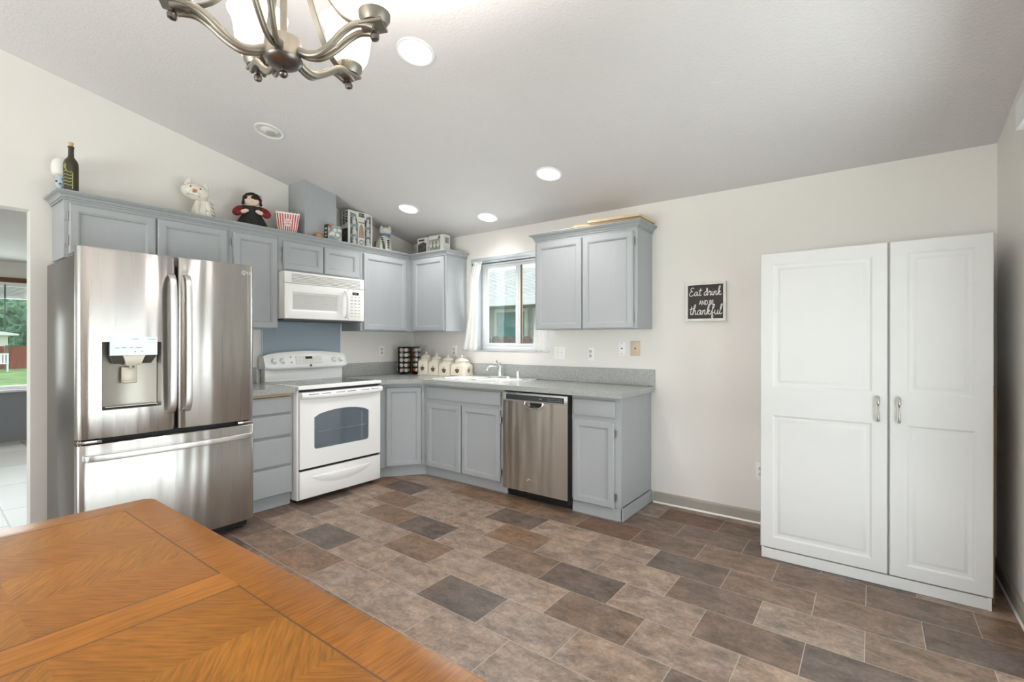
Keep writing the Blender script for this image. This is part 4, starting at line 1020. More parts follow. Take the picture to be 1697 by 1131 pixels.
plate('wall_outlet', 'white duplex outlet behind the canisters left of the kitchen window', 'outlet', (.640, 0, 1.162), 0, .070, .114, M['plate'], 'outlet')
plate('wall_outlet', 'white duplex outlet on the left wall between the range and the corner', 'outlet', (0, -.444, 1.160), Z90, .070, .114, M['plate'], 'outlet')
plate('wall_outlet', 'white duplex outlet low on the wall, partly hidden by the white wardrobe', 'outlet', (3.561, 0, .362), 0, .070, .120, M['plate'], 'outlet')
plate('phone_jack_plate', 'narrow white phone jack plate left of the beige plate', 'wall plate', (2.531, 0, 1.208), 0, .066, .110, M['plate'], 'jack')
plate('phone_jack_plate', 'beige phone jack plate under the right end of the wall cabinet', 'wall plate', (2.646, 0, 1.209), 0, .082, .122, M['almond'], 'jack_beige')

# ------------------------------------------------------------------ sign
sg = thing('wall_sign', 'square dark sign in a white frame with white script lettering', 'sign', (3.192, -.001, 1.5605))
SW = .288
b = MB(); fw = .019; h = SW / 2
for (x0, x1, z0, z1) in ((-h, h, -h, -h + fw), (-h, h, h - fw, h), (-h, -h + fw, -h + fw, h - fw), (h - fw, h, -h + fw, h - fw)): b.box(x0, x1, -.022, 0, z0, z1, .0015, 1)
b.build('frame', mat('whitewashed_frame', '#e4e3de', .6, var=.06, vscale=20), sg, smooth=0)
b = MB(); b.box(-h + fw, h - fw, -.012, -.002, -h + fw, h - fw); b.build('board', mat('dark_sign_board', '#352e2b', .6, var=.08, vscale=20), sg, smooth=0)
GL = {'E': ([[(.95, 1.75), (.75, 2.0), (.4, 1.95), (.25, 1.6), (.4, 1.2), (.75, 1.1), (.35, 1.02), (.05, .6), (.2, .12), (.6, .0), (1.05, .35)]], 1.15),
 'a': ([[(.72, .85), (.42, 1.0), (.1, .6), (.2, .08), (.5, .15), (.76, .95), (.72, .3), (.88, .03), (1.1, .3)]], 1.02),
 't': ([[(.38, 1.8), (.28, .5), (.42, .03), (.72, .3)], [(.0, 1.2), (.4, 1.25), (.8, 1.4)]], .72),
 'd': ([[(.72, .9), (.4, 1.0), (.08, .5), (.25, .03), (.6, .3), (.78, 1.0), (.62, 1.8), (.5, 1.5), (.74, .7), (.8, .05), (1.05, .3)]], 1.02),
 'r': ([[(.0, .5), (.2, 1.1), (.25, .85), (.5, .95), (.5, .5), (.5, .05), (.8, .3)]], .76),
 'i': ([[(.08, .95), (.08, .3), (.22, .03), (.45, .3)], [(.12, 1.35), (.13, 1.40)]], .44),
 'n': ([[(.06, .95), (.08, .5), (.06, .0), (.2, .7), (.45, 1.0), (.55, .7), (.55, .25), (.72, .03), (.95, .3)]], .9),
 'k': ([[(.05, .3), (.4, 1.7), (.38, 2.2), (.2, 1.9), (.14, 1.0), (.12, .0)], [(.15, .5), (.5, .98), (.52, .65), (.2, .5), (.45, .2), (.65, .02), (.95, .3)]], .9),
 'h': ([[(.0, .3), (.4, 1.7), (.36, 2.15), (.18, 1.9), (.1, 1.0), (.08, .0), (.2, .7), (.45, .95), (.55, .7), (.55, .2), (.7, .03), (.95, .3)]], .9),
 'f': ([[(.0, .4), (.45, 1.6), (.5, 2.05), (.3, 2.05), (.22, 1.4), (.22, .2), (.22, -.5), (.4, -.75), (.48, -.3), (.25, .25), (.7, .45)]], .66),
 'u': ([[(.06, .95), (.08, .3), (.3, .03), (.55, .35), (.64, .95), (.62, .3), (.8, .03), (1.02, .3)]], .96),
 'l': ([[(.0, .35), (.38, 1.7), (.32, 2.15), (.16, 1.9), (.1, 1.0), (.12, .3), (.3, .03), (.6, .35)]], .52)}
def script(b, word, x, z, s, r, y, slope=0.0):
    for ch in word:
        if ch == ' ': x += .55 * s; continue
        st, adv = GL[ch]
        for pts in st:
            P = spline([(x + px * s + .12 * pz * s, y, z + pz * s + slope * x) for px, pz in pts], 4)
            b.tube(P, r, 6, up=(0, 1, 0), flat=(r, r * .5))
        x += adv * s
    return x
def width(word): return sum(.55 if c == ' ' else GL[c][1] for c in word)
let = mat('white_lettering', '#efece8', .6, var=0)
b = MB(); s = .232 / width('Eat drink'); script(b, 'Eat drink', -.118, .045, s * .985, .0025, -.0128); b.build('lettering', let, sg, smooth=60)
b = MB(); Mx = facing(.006, -.0125, -.008) @ Matrix.Diagonal((.62, 1, 1, 1)); text_mesh(b, 'AND BE', .047, Mx, .0006, 0, .0004); b.build('lettering', let, sg, smooth=0)
b = MB(); s = .236 / width('thankful'); script(b, 'thankful', -.119, -.096, s * .985, .0025, -.0128); b.build('lettering', let, sg, smooth=60)

# ------------------------------------------------------------------ white wardrobe (pantry cupboard)
PX0, PX1, PM, PY, PH = 3.6515, 4.6365, 4.248, -.5695, 1.7817
pn = thing('wardrobe_cabinet', 'tall white two-door storage cupboard with raised panels against the back wall', 'wardrobe', (PX0, PY, 0))
Wd = PX1 - PX0
b = MB(); b.box(.004, Wd - .004, .022, .552, .062, PH - .003, .001, 1); b.build('carcass', M['melamine'], pn, smooth=0)
b = MB(); b.box(.008, Wd - .006, .004, .022, .0012, .058, .001, 1); b.box(.006, .020, .005, .54, .0012, .0615); b.box(Wd - .020, Wd - .006, .003, .54, .0012, .0615); b.build('plinth', M['melamine'], pn, smooth=0)
def wardrobe_door(x0, x1, hx, panels):
    b = MB(); z0, z1 = .064, PH; t = .019; e = .004
    # front with two openings, softened outer edge
    o1 = ring_rect(x0, x1, z0, z1, e, 0); o2 = ring_rect(x0, x1, z0, z1, .001, .003); o3 = ring_rect(x0, x1, z0, z1, 0, t)
    b.poly(o1, [ring_rect(a, c, d, f, 0, 0) for a, c, d, f in panels]); b.rings([o1, o2, o3], cap0=False, cap1=True)
    for a, c, d, f in panels:
        b.rings([ring_rect(a, c, d, f, i, y) for i, y in ((0, 0), (.004, .002), (.010, .0075), (.022, .009), (.026, .0085), (.034, .0035), (.040, .0018), (.044, .0014))], cap0=False)
    d_ = b.build('door', M['melamine'], pn, smooth=25)
    b = MB(); z = .918
    P = spline([(hx, .0, z + .060), (hx, -.020, z + .054), (hx, -.027, z + .035), (hx, -.022, z + .012), (hx, -.021, z - .012), (hx, -.026, z - .036), (hx, -.020, z - .056), (hx, .0, z - .062)], 5)
    n = len(P); sc = []
    for i in range(n):
        t_ = i / (n - 1); base = 1.0 - .42 * math.exp(-((t_ - .52) / .16) ** 2); base += .16 * math.sin(t_ * 26) * (1 if t_ < .45 else 0) ; sc.append(base)
    b.tube(P, 1, 12, (.0085, .0065), (1, 0, 0), scale=sc); b.build('handle', M['nickel'], d_, smooth=60)
ox = PX0
wardrobe_door(0, 4.2435 - ox, 4.205 - ox, [(3.716 - ox, 4.180 - ox, 1.003, 1.716), (3.716 - ox, 4.180 - ox, .128, .840)])
wardrobe_door(4.2515 - ox, Wd, 4.2905 - ox, [(4.320 - ox, 4.574 - ox, 1.000, 1.720), (4.320 - ox, 4.574 - ox, .128, .842)])
b = MB(); b.prism([(4.645, -.47, .0015), (4.655, -.47, .0015), (4.660, -.45, 1.05), (4.652, -.45, 1.05)], (0, .38, 0))
tag(b.build('cardboard_sheet', M['cardboard'], smooth=0), 'brown cardboard sheet slotted between the white cupboard and the right wall', 'cardboard')

# ------------------------------------------------------------------ recessed lights in the sloped ceiling
lit = emis('lit_lens', (1.0, .97, .94, 1), 5)
TH = -math.atan(SL)
def can(x, y, label, on, en=20):
    t = thing('recessed_light', label, 'ceiling light', (x, y, cz(y) - .0006), 0, 'recessed ceiling lights'); t.rotation_euler = (TH, 0, 0)
    b = MB(); b.lathe([(.100, -.0005), (.099, -.006), (.090, -.009), (.083, -.006), (.081, -.001)], (0, 0, 0), 40, cap0=False, cap1=False); b.build('trim_ring', M['vinyl'], t, smooth=50)
    if on:
        b = MB(); b.lathe([(.0815, -.004), (.078, -.0065), (0, -.0075)], (0, 0, 0), 36, cap0=False); b.build('lens', lit, t, smooth=50)
        l = bpy.data.lights.new('can_lamp', 'SPOT'); l.energy = en; l.spot_size = R(140); l.spot_blend = .8; l.shadow_soft_size = .06; l.color = (1, .965, .95)
        o = bpy.data.objects.new('can_lamp', l); COL.objects.link(o); o.location = (x, y - .0, cz(y) - .05)
    else:
        b = MB(); b.lathe([(.0815, -.004), (.070, -.002), (.055, -.004), (.050, -.012), (.0, -.020)], (0, 0, 0), 36, cap0=False); b.build('eyeball', mat('white_eyeball', '#dcdbd7', .4, var=0), t, smooth=50)
        b = MB(); b.lathe([(.034, -.0165), (.0, -.022)], (.012, .012, -.001), 24, cap0=False); b.build('unlit_bulb', mat('unlit_bulb_glass', '#bdbcb8', .2, var=0), t, smooth=50)
can(2.284, -2.022, 'lit recessed light right beside the chandelier, nearest the camera', True)
can(.738, -2.005, 'unlit recessed eyeball light over the left wall cabinets', False)
can(2.268, -.711, 'lit recessed light above the right wall cabinet by the window', True, 14)
can(.717, -.698, 'lit recessed light in the ceiling over the kitchen corner', True, 14)
can(1.323, -.279, 'lit recessed light close to the back wall over the window', True, 4)

# ------------------------------------------------------------------ chandelier
CX, CY, CZ = 2.957, -3.078, 2.004
chd = thing('chandelier', 'pewter five-arm chandelier with glowing white glass shades above the table', 'chandelier', (CX, CY, CZ))
b = MB(); b.lathe([(.040, .046), (.043, .044), (.045, .040), (.045, -.004), (.047, -.007)], (0, 0, 0), 36, cap1=False); b.lathe([(.030, .050), (.036, .046)], (0, 0, 0), 36); hub = b.build('hub', M['bronze'], chd)
b = MB(); b.lathe([(.047, -.0075), (.044, -.014), (.034, -.022), (.018, -.029), (.0, -.031)], (0, 0, 0), 36); b.lathe([(.006, -.030), (.006, -.036), (.009, -.038), (.0115, -.044), (.009, -.050), (.004, -.053), (0, -.054)], (0, 0, 0), 20); b.build('finial', M['bronze_d'], chd)
top = cz(CY) - CZ
b = MB(); b.lathe([(.012, .050), (.0085, .06), (.0085, .40), (.016, .42), (.020, .45), (.014, .48), (.006, .50), (.006, top - .03)], (0, 0, 0), 16); b.build('stem', M['bronze'], chd)
b = MB(); b.lathe([(.005, top - .045), (.03, top - .035), (.062, top - .022), (.066, top - .014)], (0, 0, 0), 28); b.build('canopy', M['bronze'], chd)
shade_m, ntm, bs = newmat('lit_frosted_shade'); bs.inputs['Base Color'].default_value = (.92, .88, .80, 1); bs.inputs['Roughness'].default_value = .5
bs.inputs['Emission Color'].default_value = (1, .95, .86, 1); bs.inputs['Emission Strength'].default_value = .55
trl = ntm.nodes.new('ShaderNodeBsdfTranslucent'); trl.inputs[0].default_value = (.95, .92, .85, 1); mxs = ntm.nodes.new('ShaderNodeMixShader'); mxs.inputs[0].default_value = .5
ntm.links.new(bs.outputs[0], mxs.inputs[1]); ntm.links.new(trl.outputs[0], mxs.inputs[2]); ntm.links.new(mxs.outputs[0], ntm.nodes['Material Output'].inputs[0])
for az in (33.3, 103.7, 168.5, 240.1, 316.0):
    Mz = Matrix.Rotation(R(az), 4, 'Z')
    b = MB(); ar = None
    for s in (-1, 1):
        prof = [(.043, .012), (.07, .001), (.10, .002), (.135, .024), (.165, .050), (.195, .066), (.222, .066), (.243, .060)]
        sp_ = [.006, .007, .010, .014, .017, .018, .018, .016]
        P = spline([Mz @ Vector((r, s * w, z)) for (r, z), w in zip(prof, sp_)], 4); b.tube(P, 1, 10, (.0072, .0098))
    arm = b.build('arm', M['bronze'], chd, smooth=50)
    b = MB(); P = spline([Mz @ Vector(q) for q in ((.228, 0, .074), (.19, 0, .080), (.15, 0, .105), (.11, 0, .16), (.07, 0, .25), (.035, 0, .36), (.014, 0, .44))], 4)
    b.strap(P, .017, .0035, up=Mz @ Vector((1, 0, 1))); b.build('upper_strap', M['bronze'], chd, smooth=30)
    Mt = Mz @ Matrix.Translation((.238, 0, .062)) @ Matrix.Rotation(R(-8), 4, 'Y')
    b = MB(); b.box(-.030, .030, -.027, .027, .004, .0125, .0015, 1, Mt); b.build('end_plate', M['bronze'], arm, smooth=0)
    b = MB(); b.lathe([(.004, .008), (.004, -.006), (.0095, -.011), (.0120, -.018), (.0095, -.026), (.0, -.030)], (0, 0, 0), 16, Mt); b.build('arm_finial', M['bronze_d'], arm)
    Mu = Mz @ Matrix.Translation((.240, 0, .072))
    b = MB(); b.lathe([(.010, .0), (.030, .004), (.039, .018), (.040, .032)], (0, 0, 0), 28, Mu, cap1=False); b.lathe([(.016, .006), (.016, .05), (.0, .05)], (0, 0, 0), 12, Mu); b.build('cup', M['bronze'], arm)
    b = MB(); b.lathe([(.032, .022), (.044, .034), (.056, .055), (.062, .085), (.065, .115), (.071, .140), (.082, .158), (.079, .159), (.068, .140), (.061, .112), (.058, .085), (.050, .055), (.036, .036)], (0, 0, 0), 36, Mu, cap0=False, cap1=False); b.build('glass_shade', shade_m, arm, smooth=60)
    l = bpy.data.lights.new('chandelier_bulb', 'POINT'); l.energy = 17; l.color = (1, .94, .89); l.shadow_soft_size = .025
    o = bpy.data.objects.new('chandelier_bulb', l); COL.objects.link(o); o.location = Vector((CX, CY, CZ)) + Mu @ Vector((0, 0, .10))

# ------------------------------------------------------------------ dining table
TX0, TX1, TY0, TY1, TZ = 2.255, 3.93, -4.25, -3.152, .75
tb = thing('dining_table', 'oak dining table with inlaid veneer top in the foreground', 'table', ((TX0 + TX1) / 2, (TY0 + TY1) / 2, 0))
cx_, cy_ = (TX0 + TX1) / 2, (TY0 + TY1) / 2
def lrect(x0, x1, y0, y1, z, r=.03): return rrect(x0 - cx_, x1 - cx_, y0 - cy_, y1 - cy_, z, r, 4)
b = MB(); b.rings([lrect(TX0 + .012, TX1 - .012, TY0 + .012, TY1 - .012, TZ - .034), lrect(TX0 + .002, TX1 - .002, TY0 + .002, TY1 - .002, TZ - .026), lrect(TX0, TX1, TY0, TY1, TZ - .012), lrect(TX0 + .003, TX1 - .003, TY0 + .003, TY1 - .003, TZ - .003), lrect(TX0 + .008, TX1 - .008, TY0 + .008, TY1 - .008, TZ - .0004)], cap1=False)
# veneer faces of the top (0 border grain, 1 diagonal, 2 counter diagonal, 3 inlay, 4 band)
IX0, IX1, IY1, IY0 = 2.346, 3.84, -3.250, TY0 + .098
BX0, BX1 = 3.012, 3.100
zt = TZ - .0004
inner = [(IX0 - cx_, IY0 - cy_, zt), (IX1 - cx_, IY0 - cy_, zt), (IX1 - cx_, IY1 - cy_, zt), (IX0 - cx_, IY1 - cy_, zt)]
b.poly(lrect(TX0 + .008, TX1 - .008, TY0 + .008, TY1 - .008, zt), [inner])
def q4(x0, x1, y0, y1): b.quad((x0 - cx_, y0 - cy_, zt), (x1 - cx_, y0 - cy_, zt), (x1 - cx_, y1 - cy_, zt), (x0 - cx_, y1 - cy_, zt))
LW = .0035
b.mat(3)
def frame_lines(x0, x1, y0, y1):
    q4(x0, x1, y0, y0 + LW); q4(x0, x1, y1 - LW, y1); q4(x0, x0 + LW, y0 + LW, y1 - LW); q4(x1 - LW, x1, y0 + LW, y1 - LW)
def panel(x0, x1, y0, y1, nx, ny, ph):
    b.mat(3); frame_lines(x0, x1, y0, y1); x0 += LW; x1 -= LW; y0 += LW; y1 -= LW
    for i in range(nx):
        for j in range(ny):
            b.mat(1 if (i + j + ph) % 2 == 0 else 2); q4(x0 + (x1 - x0) * i / nx, x0 + (x1 - x0) * (i + 1) / nx, y1 - (y1 - y0) * (j + 1) / ny, y1 - (y1 - y0) * j / ny)
panel(IX0, BX0, IY0, IY1, 4, 3, 0); panel(BX1, IX1, IY0, IY1, 4, 3, 1)
b.mat(4); q4(BX0, BX1, IY0, IY1)
b.build('tabletop', [M['wood_y'], M['wood_a'], M['wood_b'], M['wood_line'], M['wood_band']], tb, smooth=30)
b = MB(); hx, hy = (TX1 - TX0) / 2 - .09, (TY1 - TY0) / 2 - .09
for (x0, x1, y0, y1) in ((-hx, hx, -hy, -hy + .022), (-hx, hx, hy - .022, hy), (-hx, -hx + .022, -hy + .022, hy - .022), (hx - .022, hx, -hy + .022, hy - .022)): b.box(x0, x1, y0, y1, TZ - .12, TZ - .0345)
b.build('apron', M['wood_x'], tb, smooth=0)
for sx_ in (-1, 1):
    for sy_ in (-1, 1):
        b = MB(); px, py = sx_ * (hx - .045), sy_ * (hy - .045); r = .035
        b.rings([[(px - w_, py - w_, z), (px + w_, py - w_, z), (px + w_, py + w_, z), (px - w_, py + w_, z)] for w_, z in ((.022, .0005), (.024, .05), (.035, .55), (.036, TZ - .0345))]); b.build('leg', M['wood_y'], tb, smooth=0)

# ------------------------------------------------------------------ things on top of the cabinets
DK = 2.1716
def face_root(name, label, cat, x, y, th, z=DK): return thing(name, label, cat, (x, y, z), R(th))
# bottle
bt = face_root('wine_bottle', 'dark olive glass bottle with a cork at the left end of the cabinet tops', 'bottle', .20, -2.962, 70)
gm, ntg, bg_ = newmat('olive_bottle_glass'); bg_.inputs['Base Color'].default_value = srgb('#33301a'); bg_.inputs['Roughness'].default_value = .28; bg_.inputs['Coat Weight'].default_value = .2; add_bump(ntg, bg_, 30, .02)
b = MB(); b.lathe([(.033, 0), (.0375, .004), (.0375, .175), (.036, .195), (.030, .213), (.020, .226), (.0148, .238), (.0138, .262), (.0138, .288), (.0158, .290), (.0158, .299), (.012, .3)], (0, 0, 0), 28); b.build('glass_body', gm, bt)
b = MB(); b.lathe([(.0105, .3003), (.0125, .322), (.0118, .324), (0, .324)], (0, 0, 0), 16); b.build('cork', mat('cork', '#c9a877', .85, var=.15, vscale=80), bt)
b = MB(); dec = mat('pale_green_print', '#a6ab62', .5, var=.2, vscale=60)
def wrap(a, z, r=.0379): return (r * math.sin(a), -r * math.cos(a), z)
for k in range(5):
    z = .055 + k * .020; b.tube([wrap(-.85 + .14 * i, z + .004 * math.sin(i * .8)) for i in range(9)], .0022, 5)
b.tube([wrap(.35, .03 + .02 * i) for i in range(6)], .0025, 5); b.tube([wrap(-.8 + .1 * i, .165 - .006 * i) for i in range(6)], .003, 5); b.tube([wrap(-.55, .15), wrap(-.62, .185)], .003, 5); b.tube([wrap(-.9, .17), wrap(-.4, .172)], .0025, 5)
b.build('printed_decoration', dec, bt)
gb = face_root('drinking_glass', 'pale blue printed glass with a white domed top behind the dark bottle', 'glass', .095, -2.985, 70)
b = MB(); b.lathe([(.026, 0), (.027, .01), (.024, .02), (.027, .06), (.034, .128)], (0, 0, 0), 24); b.build('tumbler', mat('pale_blue_glass', '#b4c6d2', .15, var=.18, vscale=40), gb)
b = MB(); b.lathe([(.036, .1285), (.047, .138), (.052, .165), (.051, .195), (.044, .222), (.028, .241), (0, .248)], (0, 0, 0), 28); b.build('domed_top', mat('white_dome', '#ebeae5', .3, var=0), gb)
b = MB()
for a, z in ((-.5, .03), (.2, .05), (-.1, .075), (.6, .085), (-.7, .09), (.3, .105)):
    r = .025 + .0095 * z / .12 + .0012; b.ball((r * math.sin(a), -r * math.cos(a), z), .007, 1, (1, .3, 1))
b.build('printed_spots', mat('dark_grey_print', '#55606b', .5, var=0), gb)

# white cat with a big tilted head
cat1 = face_root('cat_figurine', 'white ceramic cat with a big tilted head and orange nose', 'figurine', .165, -2.235, 68)
cw, ntc, bc = newmat('white_ceramic_with_tan_stripes'); vary(ntc, bc, srgb('#e9e4d9'), .06, 14); bc.inputs['Roughness'].default_value = .3
tan = mat('tan_glaze_stripe', '#c9ae84', .4, var=.05); org = mat('orange_glaze', '#cf7a4a', .3, var=0); blk = mat('black_glaze', '#161616', .2, var=0); grl = mat('grey_line_glaze', '#8d8478', .4, var=0)
b = MB(); b.lathe([(.055, 0), (.072, .012), (.076, .05), (.066, .09), (.050, .125), (.036, .150)], (.02, .01, 0), 28)
for s in (-1, 1): b.ball((.02 + s * .035, -.055, .018), .026, 2, (1, 1.1, .75)); b.tube(spline([(.02 + s * .03, -.035, .12), (.02 + s * .036, -.058, .07), (.02 + s * .034, -.060, .02)], 4), .019, 10)
b.tube(spline([(-.05, .03, .02), (-.085, .01, .022), (-.095, -.02, .03), (-.08, -.035, .035)], 5), .016, 10)
b.build('body', cw, cat1, smooth=80)
Mh = Matrix.Translation((-.028, -.012, .195)) @ Matrix.Rotation(R(12), 4, 'Y')
b = MB(); b.ball((0, 0, 0), 1, 3, (.090, .062, .064), Mh)
for s in (-1, 1):
    b.rings([[Mh @ Vector((s * .052 + .024 * k * math.cos(a), .0 + .012 * k * math.sin(a), z)) for a in [2 * PI * i / 12 for i in range(12)]] for k, z in ((1.1, .030), (1, .050), (.78, .070), (.4, .083), (.05, .088))])
b.ball((-.018, -.052, -.022), .024, 2, (1, .7, .8), Mh); b.ball((.018, -.052, -.022), .024, 2, (1, .7, .8), Mh)
hd = b.build('head', cw, cat1, smooth=80)
b = MB(); b.ball((.0, -.068, -.002), .012, 2, (1.2, .7, .8), Mh); b.build('nose', org, hd)
b = MB(); 
for s in (-1, 1): b.ball((s * .030, -.052, .020), .007, 2, (1, .6, 1), Mh)
b.build('eyes', blk, hd)
b = MB()
for s in (-1, 1): b.tube([Mh @ Vector((s * (.002 + .040 * math.sin(t)), -.069 + .014 * t / 1.6, -.012 - .030 * math.sin(t * 1.1))) for t in [i * .2 for i in range(9)]], .0016, 5)
b.build('mouth', grl, hd)
b = MB()
for k in range(3):
    b.tube([Mh @ Vector((-.082 + .008 * k + .02 * t, -.028 - .02 * t, .022 - .020 * k)) for t in (0, .5, 1)], .0028, 5)
b.tube([Mh @ Vector((-.058 + .012 * t, -.035, .043 + .002 * t)) for t in (0, 1, 2, 3)], .0028, 5)
for k in range(4): b.tube(spline([(.062, -.045, .125 - .028 * k), (.078 + .004 * k, -.030, .118 - .028 * k), (.086 + .004 * k, .005, .116 - .028 * k)], 4), .003, 5)
b.build('stripes', tan, cat1)

# rag doll
dl = face_root('rag_doll', 'rag doll with dark hair, red sleeves and a black dress', 'doll', .175, -1.862, 66)
skin = mat('pale_cloth_skin', '#e2cdb8', .8, var=.03); hairm = mat('dark_brown_yarn', '#2f1f1a', .9, var=.3, vscale=60, bump=(120, .8, 3)); red = mat('dark_red_cloth', '#7e1420', .7, var=.2, vscale=30); dress = mat('black_patterned_cloth', '#262625', .75, var=.4, vscale=40)
b = MB(); rs = []
for r, z in ((.118, 0), (.112, .02), (.095, .06), (.070, .105), (.048, .145), (.042, .165), (.036, .178)):
    rs.append([((r + .010 * (1 - z / .18) * math.sin(9 * a)) * math.cos(a), (r * .72 + .008 * (1 - z / .18) * math.sin(9 * a + 1)) * math.sin(a), z) for a in [2 * PI * i / 54 for i in range(54)]])
b.rings(rs); drs = b.build('dress', dress, dl, smooth=70)
b = MB(); 
for s in (-1, 1): b.ball((s * .052, -.01, .162), .024, 2, (1.2, 1, .8))
b.build('shoulder_ruffle', dress, dl)
for s in (-1, 1):
    b = MB(); P = spline([(s * .048, 0, .165), (s * .085, -.010, .150), (s * .112, -.022, .120), (s * .100, -.052, .105), (s * .072, -.068, .112)], 5)
    b.tube(P, .021, 12, scale=[.8 + .45 * math.sin(PI * i / (len(P) - 1)) for i in range(len(P))]); b.build('sleeve', red, dl, smooth=70)
    b = MB(); P = spline([(s * .076, -.066, .111), (s * .055, -.078, .116), (s * .036, -.084, .122)], 4)
    b.tube(P, .0135, 10, scale=[.9 + .3 * math.sin(PI * i / (len(P) - 1)) for i in range(len(P))]); b.ball((s * .034, -.085, .123), .012, 2); b.ball((s * .046, -.087, .131), .006, 1); b.build('hand', skin, dl, smooth=70)
b = MB(); b.ball((0, -.004, .222), 1, 3, (.058, .046, .048)); hd = b.build('head', skin, dl, smooth=80)
b = MB()
rnd = random.Random(5)
for i in range(80):
    a = rnd.uniform(0, 2 * PI); e = rnd.uniform(.05, 1.45); p = Vector((.058 * math.cos(a) * math.cos(e), .046 * math.sin(a) * math.cos(e) + .002, .226 + .050 * math.sin(e)))
    if p.y < -.02 and p.z < .236: continue
    b.ball(p, .0175, 1, (1, 1, .9))
for s in (-1, 1):
    for k in range(4): b.ball((s * (.054 + .003 * k), -.014, .236 - .014 * k), .0135, 1)
b.build('hair', hairm, dl, smooth=80)
b = MB(); 
for s in (-1, 1): b.ball((s * .018, -.049, .226), .0035, 1)
b.build('eyes', blk, hd)
b = MB(); b.tube([(-.010, -.0485, .206), (0, -.049, .2035), (.010, -.0485, .206)], .0012, 5); b.build('mouth', red, hd)
b = MB(); b.tube([(.05, -.01, .255), (.085, -.02, .252)], .0015, 5); b.tube([(.05, -.01, .255), (.078, -.02, .27)], .0015, 5); b.tube([(.055, -.01, .255), (.06, -.02, .272), (.066, -.015, .258)], .003, 5); b.build('hair_bow', mat('pink_ribbon', '#c98a8a', .6, var=0), dl)

# popcorn bucket
pb = face_root('popcorn_bucket', 'square white popcorn bucket with red stripes beside the duct box', 'bucket', .200, -1.588, 68)
wht = mat('white_bucket_plastic', '#ece7e2', .4, var=0); rds = mat('red_stripe_print', '#c0343f', .4, var=0)
hb, ht, hh = .068, .092, .155
b = MB()
def bw(z): return hb + (ht - hb) * z / hh
def side_pts(kz): 
    return [(-bw(kz), -bw(kz), kz), (bw(kz), -bw(kz), kz), (bw(kz), bw(kz), kz), (-bw(kz), bw(kz), kz)]
b.rings([side_pts(0), side_pts(hh)], cap1=False)
for sgn in range(4):
    Mq = Matrix.Rotation(R(90 * sgn), 4, 'Z')
    for k in range(7):
        x0 = -ht + 2 * ht * k / 7; x1 = -ht + 2 * ht * (k + 1) / 7
        b._f([b.bm.verts.new(Mq @ Vector((x0 + (x1 - x0) * (1 - math.cos(PI * t / 6)) / 2, -ht - .0004 * 0, hh + .012 * math.sin(PI * t / 6)))) for t in range(7)])
bk = b.build('tub', wht, pb, smooth=0); m_ = bk.modifiers.new('thickness', 'SOLIDIFY'); m_.thickness = .0015
for sgn in (0,):
    Mq = Matrix.Rotation(R(90 * sgn), 4, 'Z')
    for k in range(9):
        f0 = (-.88 + 1.76 * k / 8) - .055; f1 = f0 + .11; b = MB()
        z0_, z1_ = .004, hh - .004
        q = [(f0 * bw(z0_), -bw(z0_), z0_), (f1 * bw(z0_), -bw(z0_), z0_), (f1 * bw(z1_), -bw(z1_), z1_), (f0 * bw(z1_), -bw(z1_), z1_)]
        b.rings([[Mq @ Vector((x, y - .0008, z)) for x, y, z in q], [Mq @ Vector((x, y - .0016, z)) for x, y, z in q]]); b.build('stripe', rds, bk, smooth=0)
sl = math.atan2(ht - hb, hh)
Mf = Matrix.Translation((0, -bw(.082) - .0018, .082)) @ Matrix.Rotation(R(90) + sl, 4, 'X')
b = MB(); b.lathe([(.034, 0), (.034, .0008), (0, .0009)], (0, 0, 0), 28, Mf); bd = b.build('badge', wht, bk, smooth=0)
b = MB(); b.tube([Mf @ Vector((.032 * math.cos(a), .032 * math.sin(a), .0012)) for a in [2 * PI * k / 28 for k in range(29)]], .0015, 5); text_mesh(b, 'POP', .019, Mf @ Matrix.Translation((0, .0095, .0014)), .0003, 0, .0006); text_mesh(b, 'CORN', .0175, Mf @ Matrix.Translation((0, -.0095, .0014)), .0003, 0, .0006); b.build('badge_lettering', rds, bd, smooth=0)

# small tan knotted ornament
b = MB(); rs = []
for i in range(9): a = 2 * PI * i / 9; b.ball((.017 * math.cos(a), .026 * math.sin(a), .022 + .004 * math.sin(3 * a)), .0135, 2, (1, 1, .9))
b.ball((0, 0, .028), .02, 2, (1, 1, .85)); b.lathe([(.024, 0), (.030, .010), (.02, .02)], (0, 0, 0), 18)
o = b.build('knotted_ornament', mat('tan_straw', '#b58f66', .85, var=.3, vscale=60, bump=(90, .6, 3)), None, smooth=80, loc=(.309, -1.358, DK)); tag(o, 'small round tan straw ornament lying between the popcorn bucket and the boxes', 'ornament')

# boxes
grey_img = lambda n, c, v, s: mat(n, c, .25, var=v, vscale=s)
def carton(name, label, loc, rz, w, d, h, m_main, group=None):
    t = thing(name, label, 'box', loc, rz, group); b = MB(); b.box(-w / 2, w / 2, 0, d, 0, h, .0015, 1); b.build('carton', m_main, t, smooth=0); return t
def decal(t, name, m, pts, y=-.0008, th=.0006):
    b = MB(); b.rings([[(x, y, z) for x, z in pts], [(x, y + th, z) for x, z in pts]]); return b.build(name, m, t, smooth=0)
darkc = mat('near_black_card', '#241c1a', .4, var=.1)
lb = carton('toy_box', 'small dark toy box with a grey picture front, left of the big white box', (.332, -1.2165, DK), Z90, .140, .052, .128, darkc)
decal(lb, 'front_picture', grey_img('grey_scene_print', '#9aa09f', .55, 30), [(-.069, .0), (.069, .0), (.069, .127), (-.052, .127), (-.069, .110)])
decal(lb, 'corner_logo', mat('red_logo_patch', '#b34a35', .4, var=0), [(-.062, .100), (-.034, .100), (-.034, .122), (-.062, .122)], -.0016)
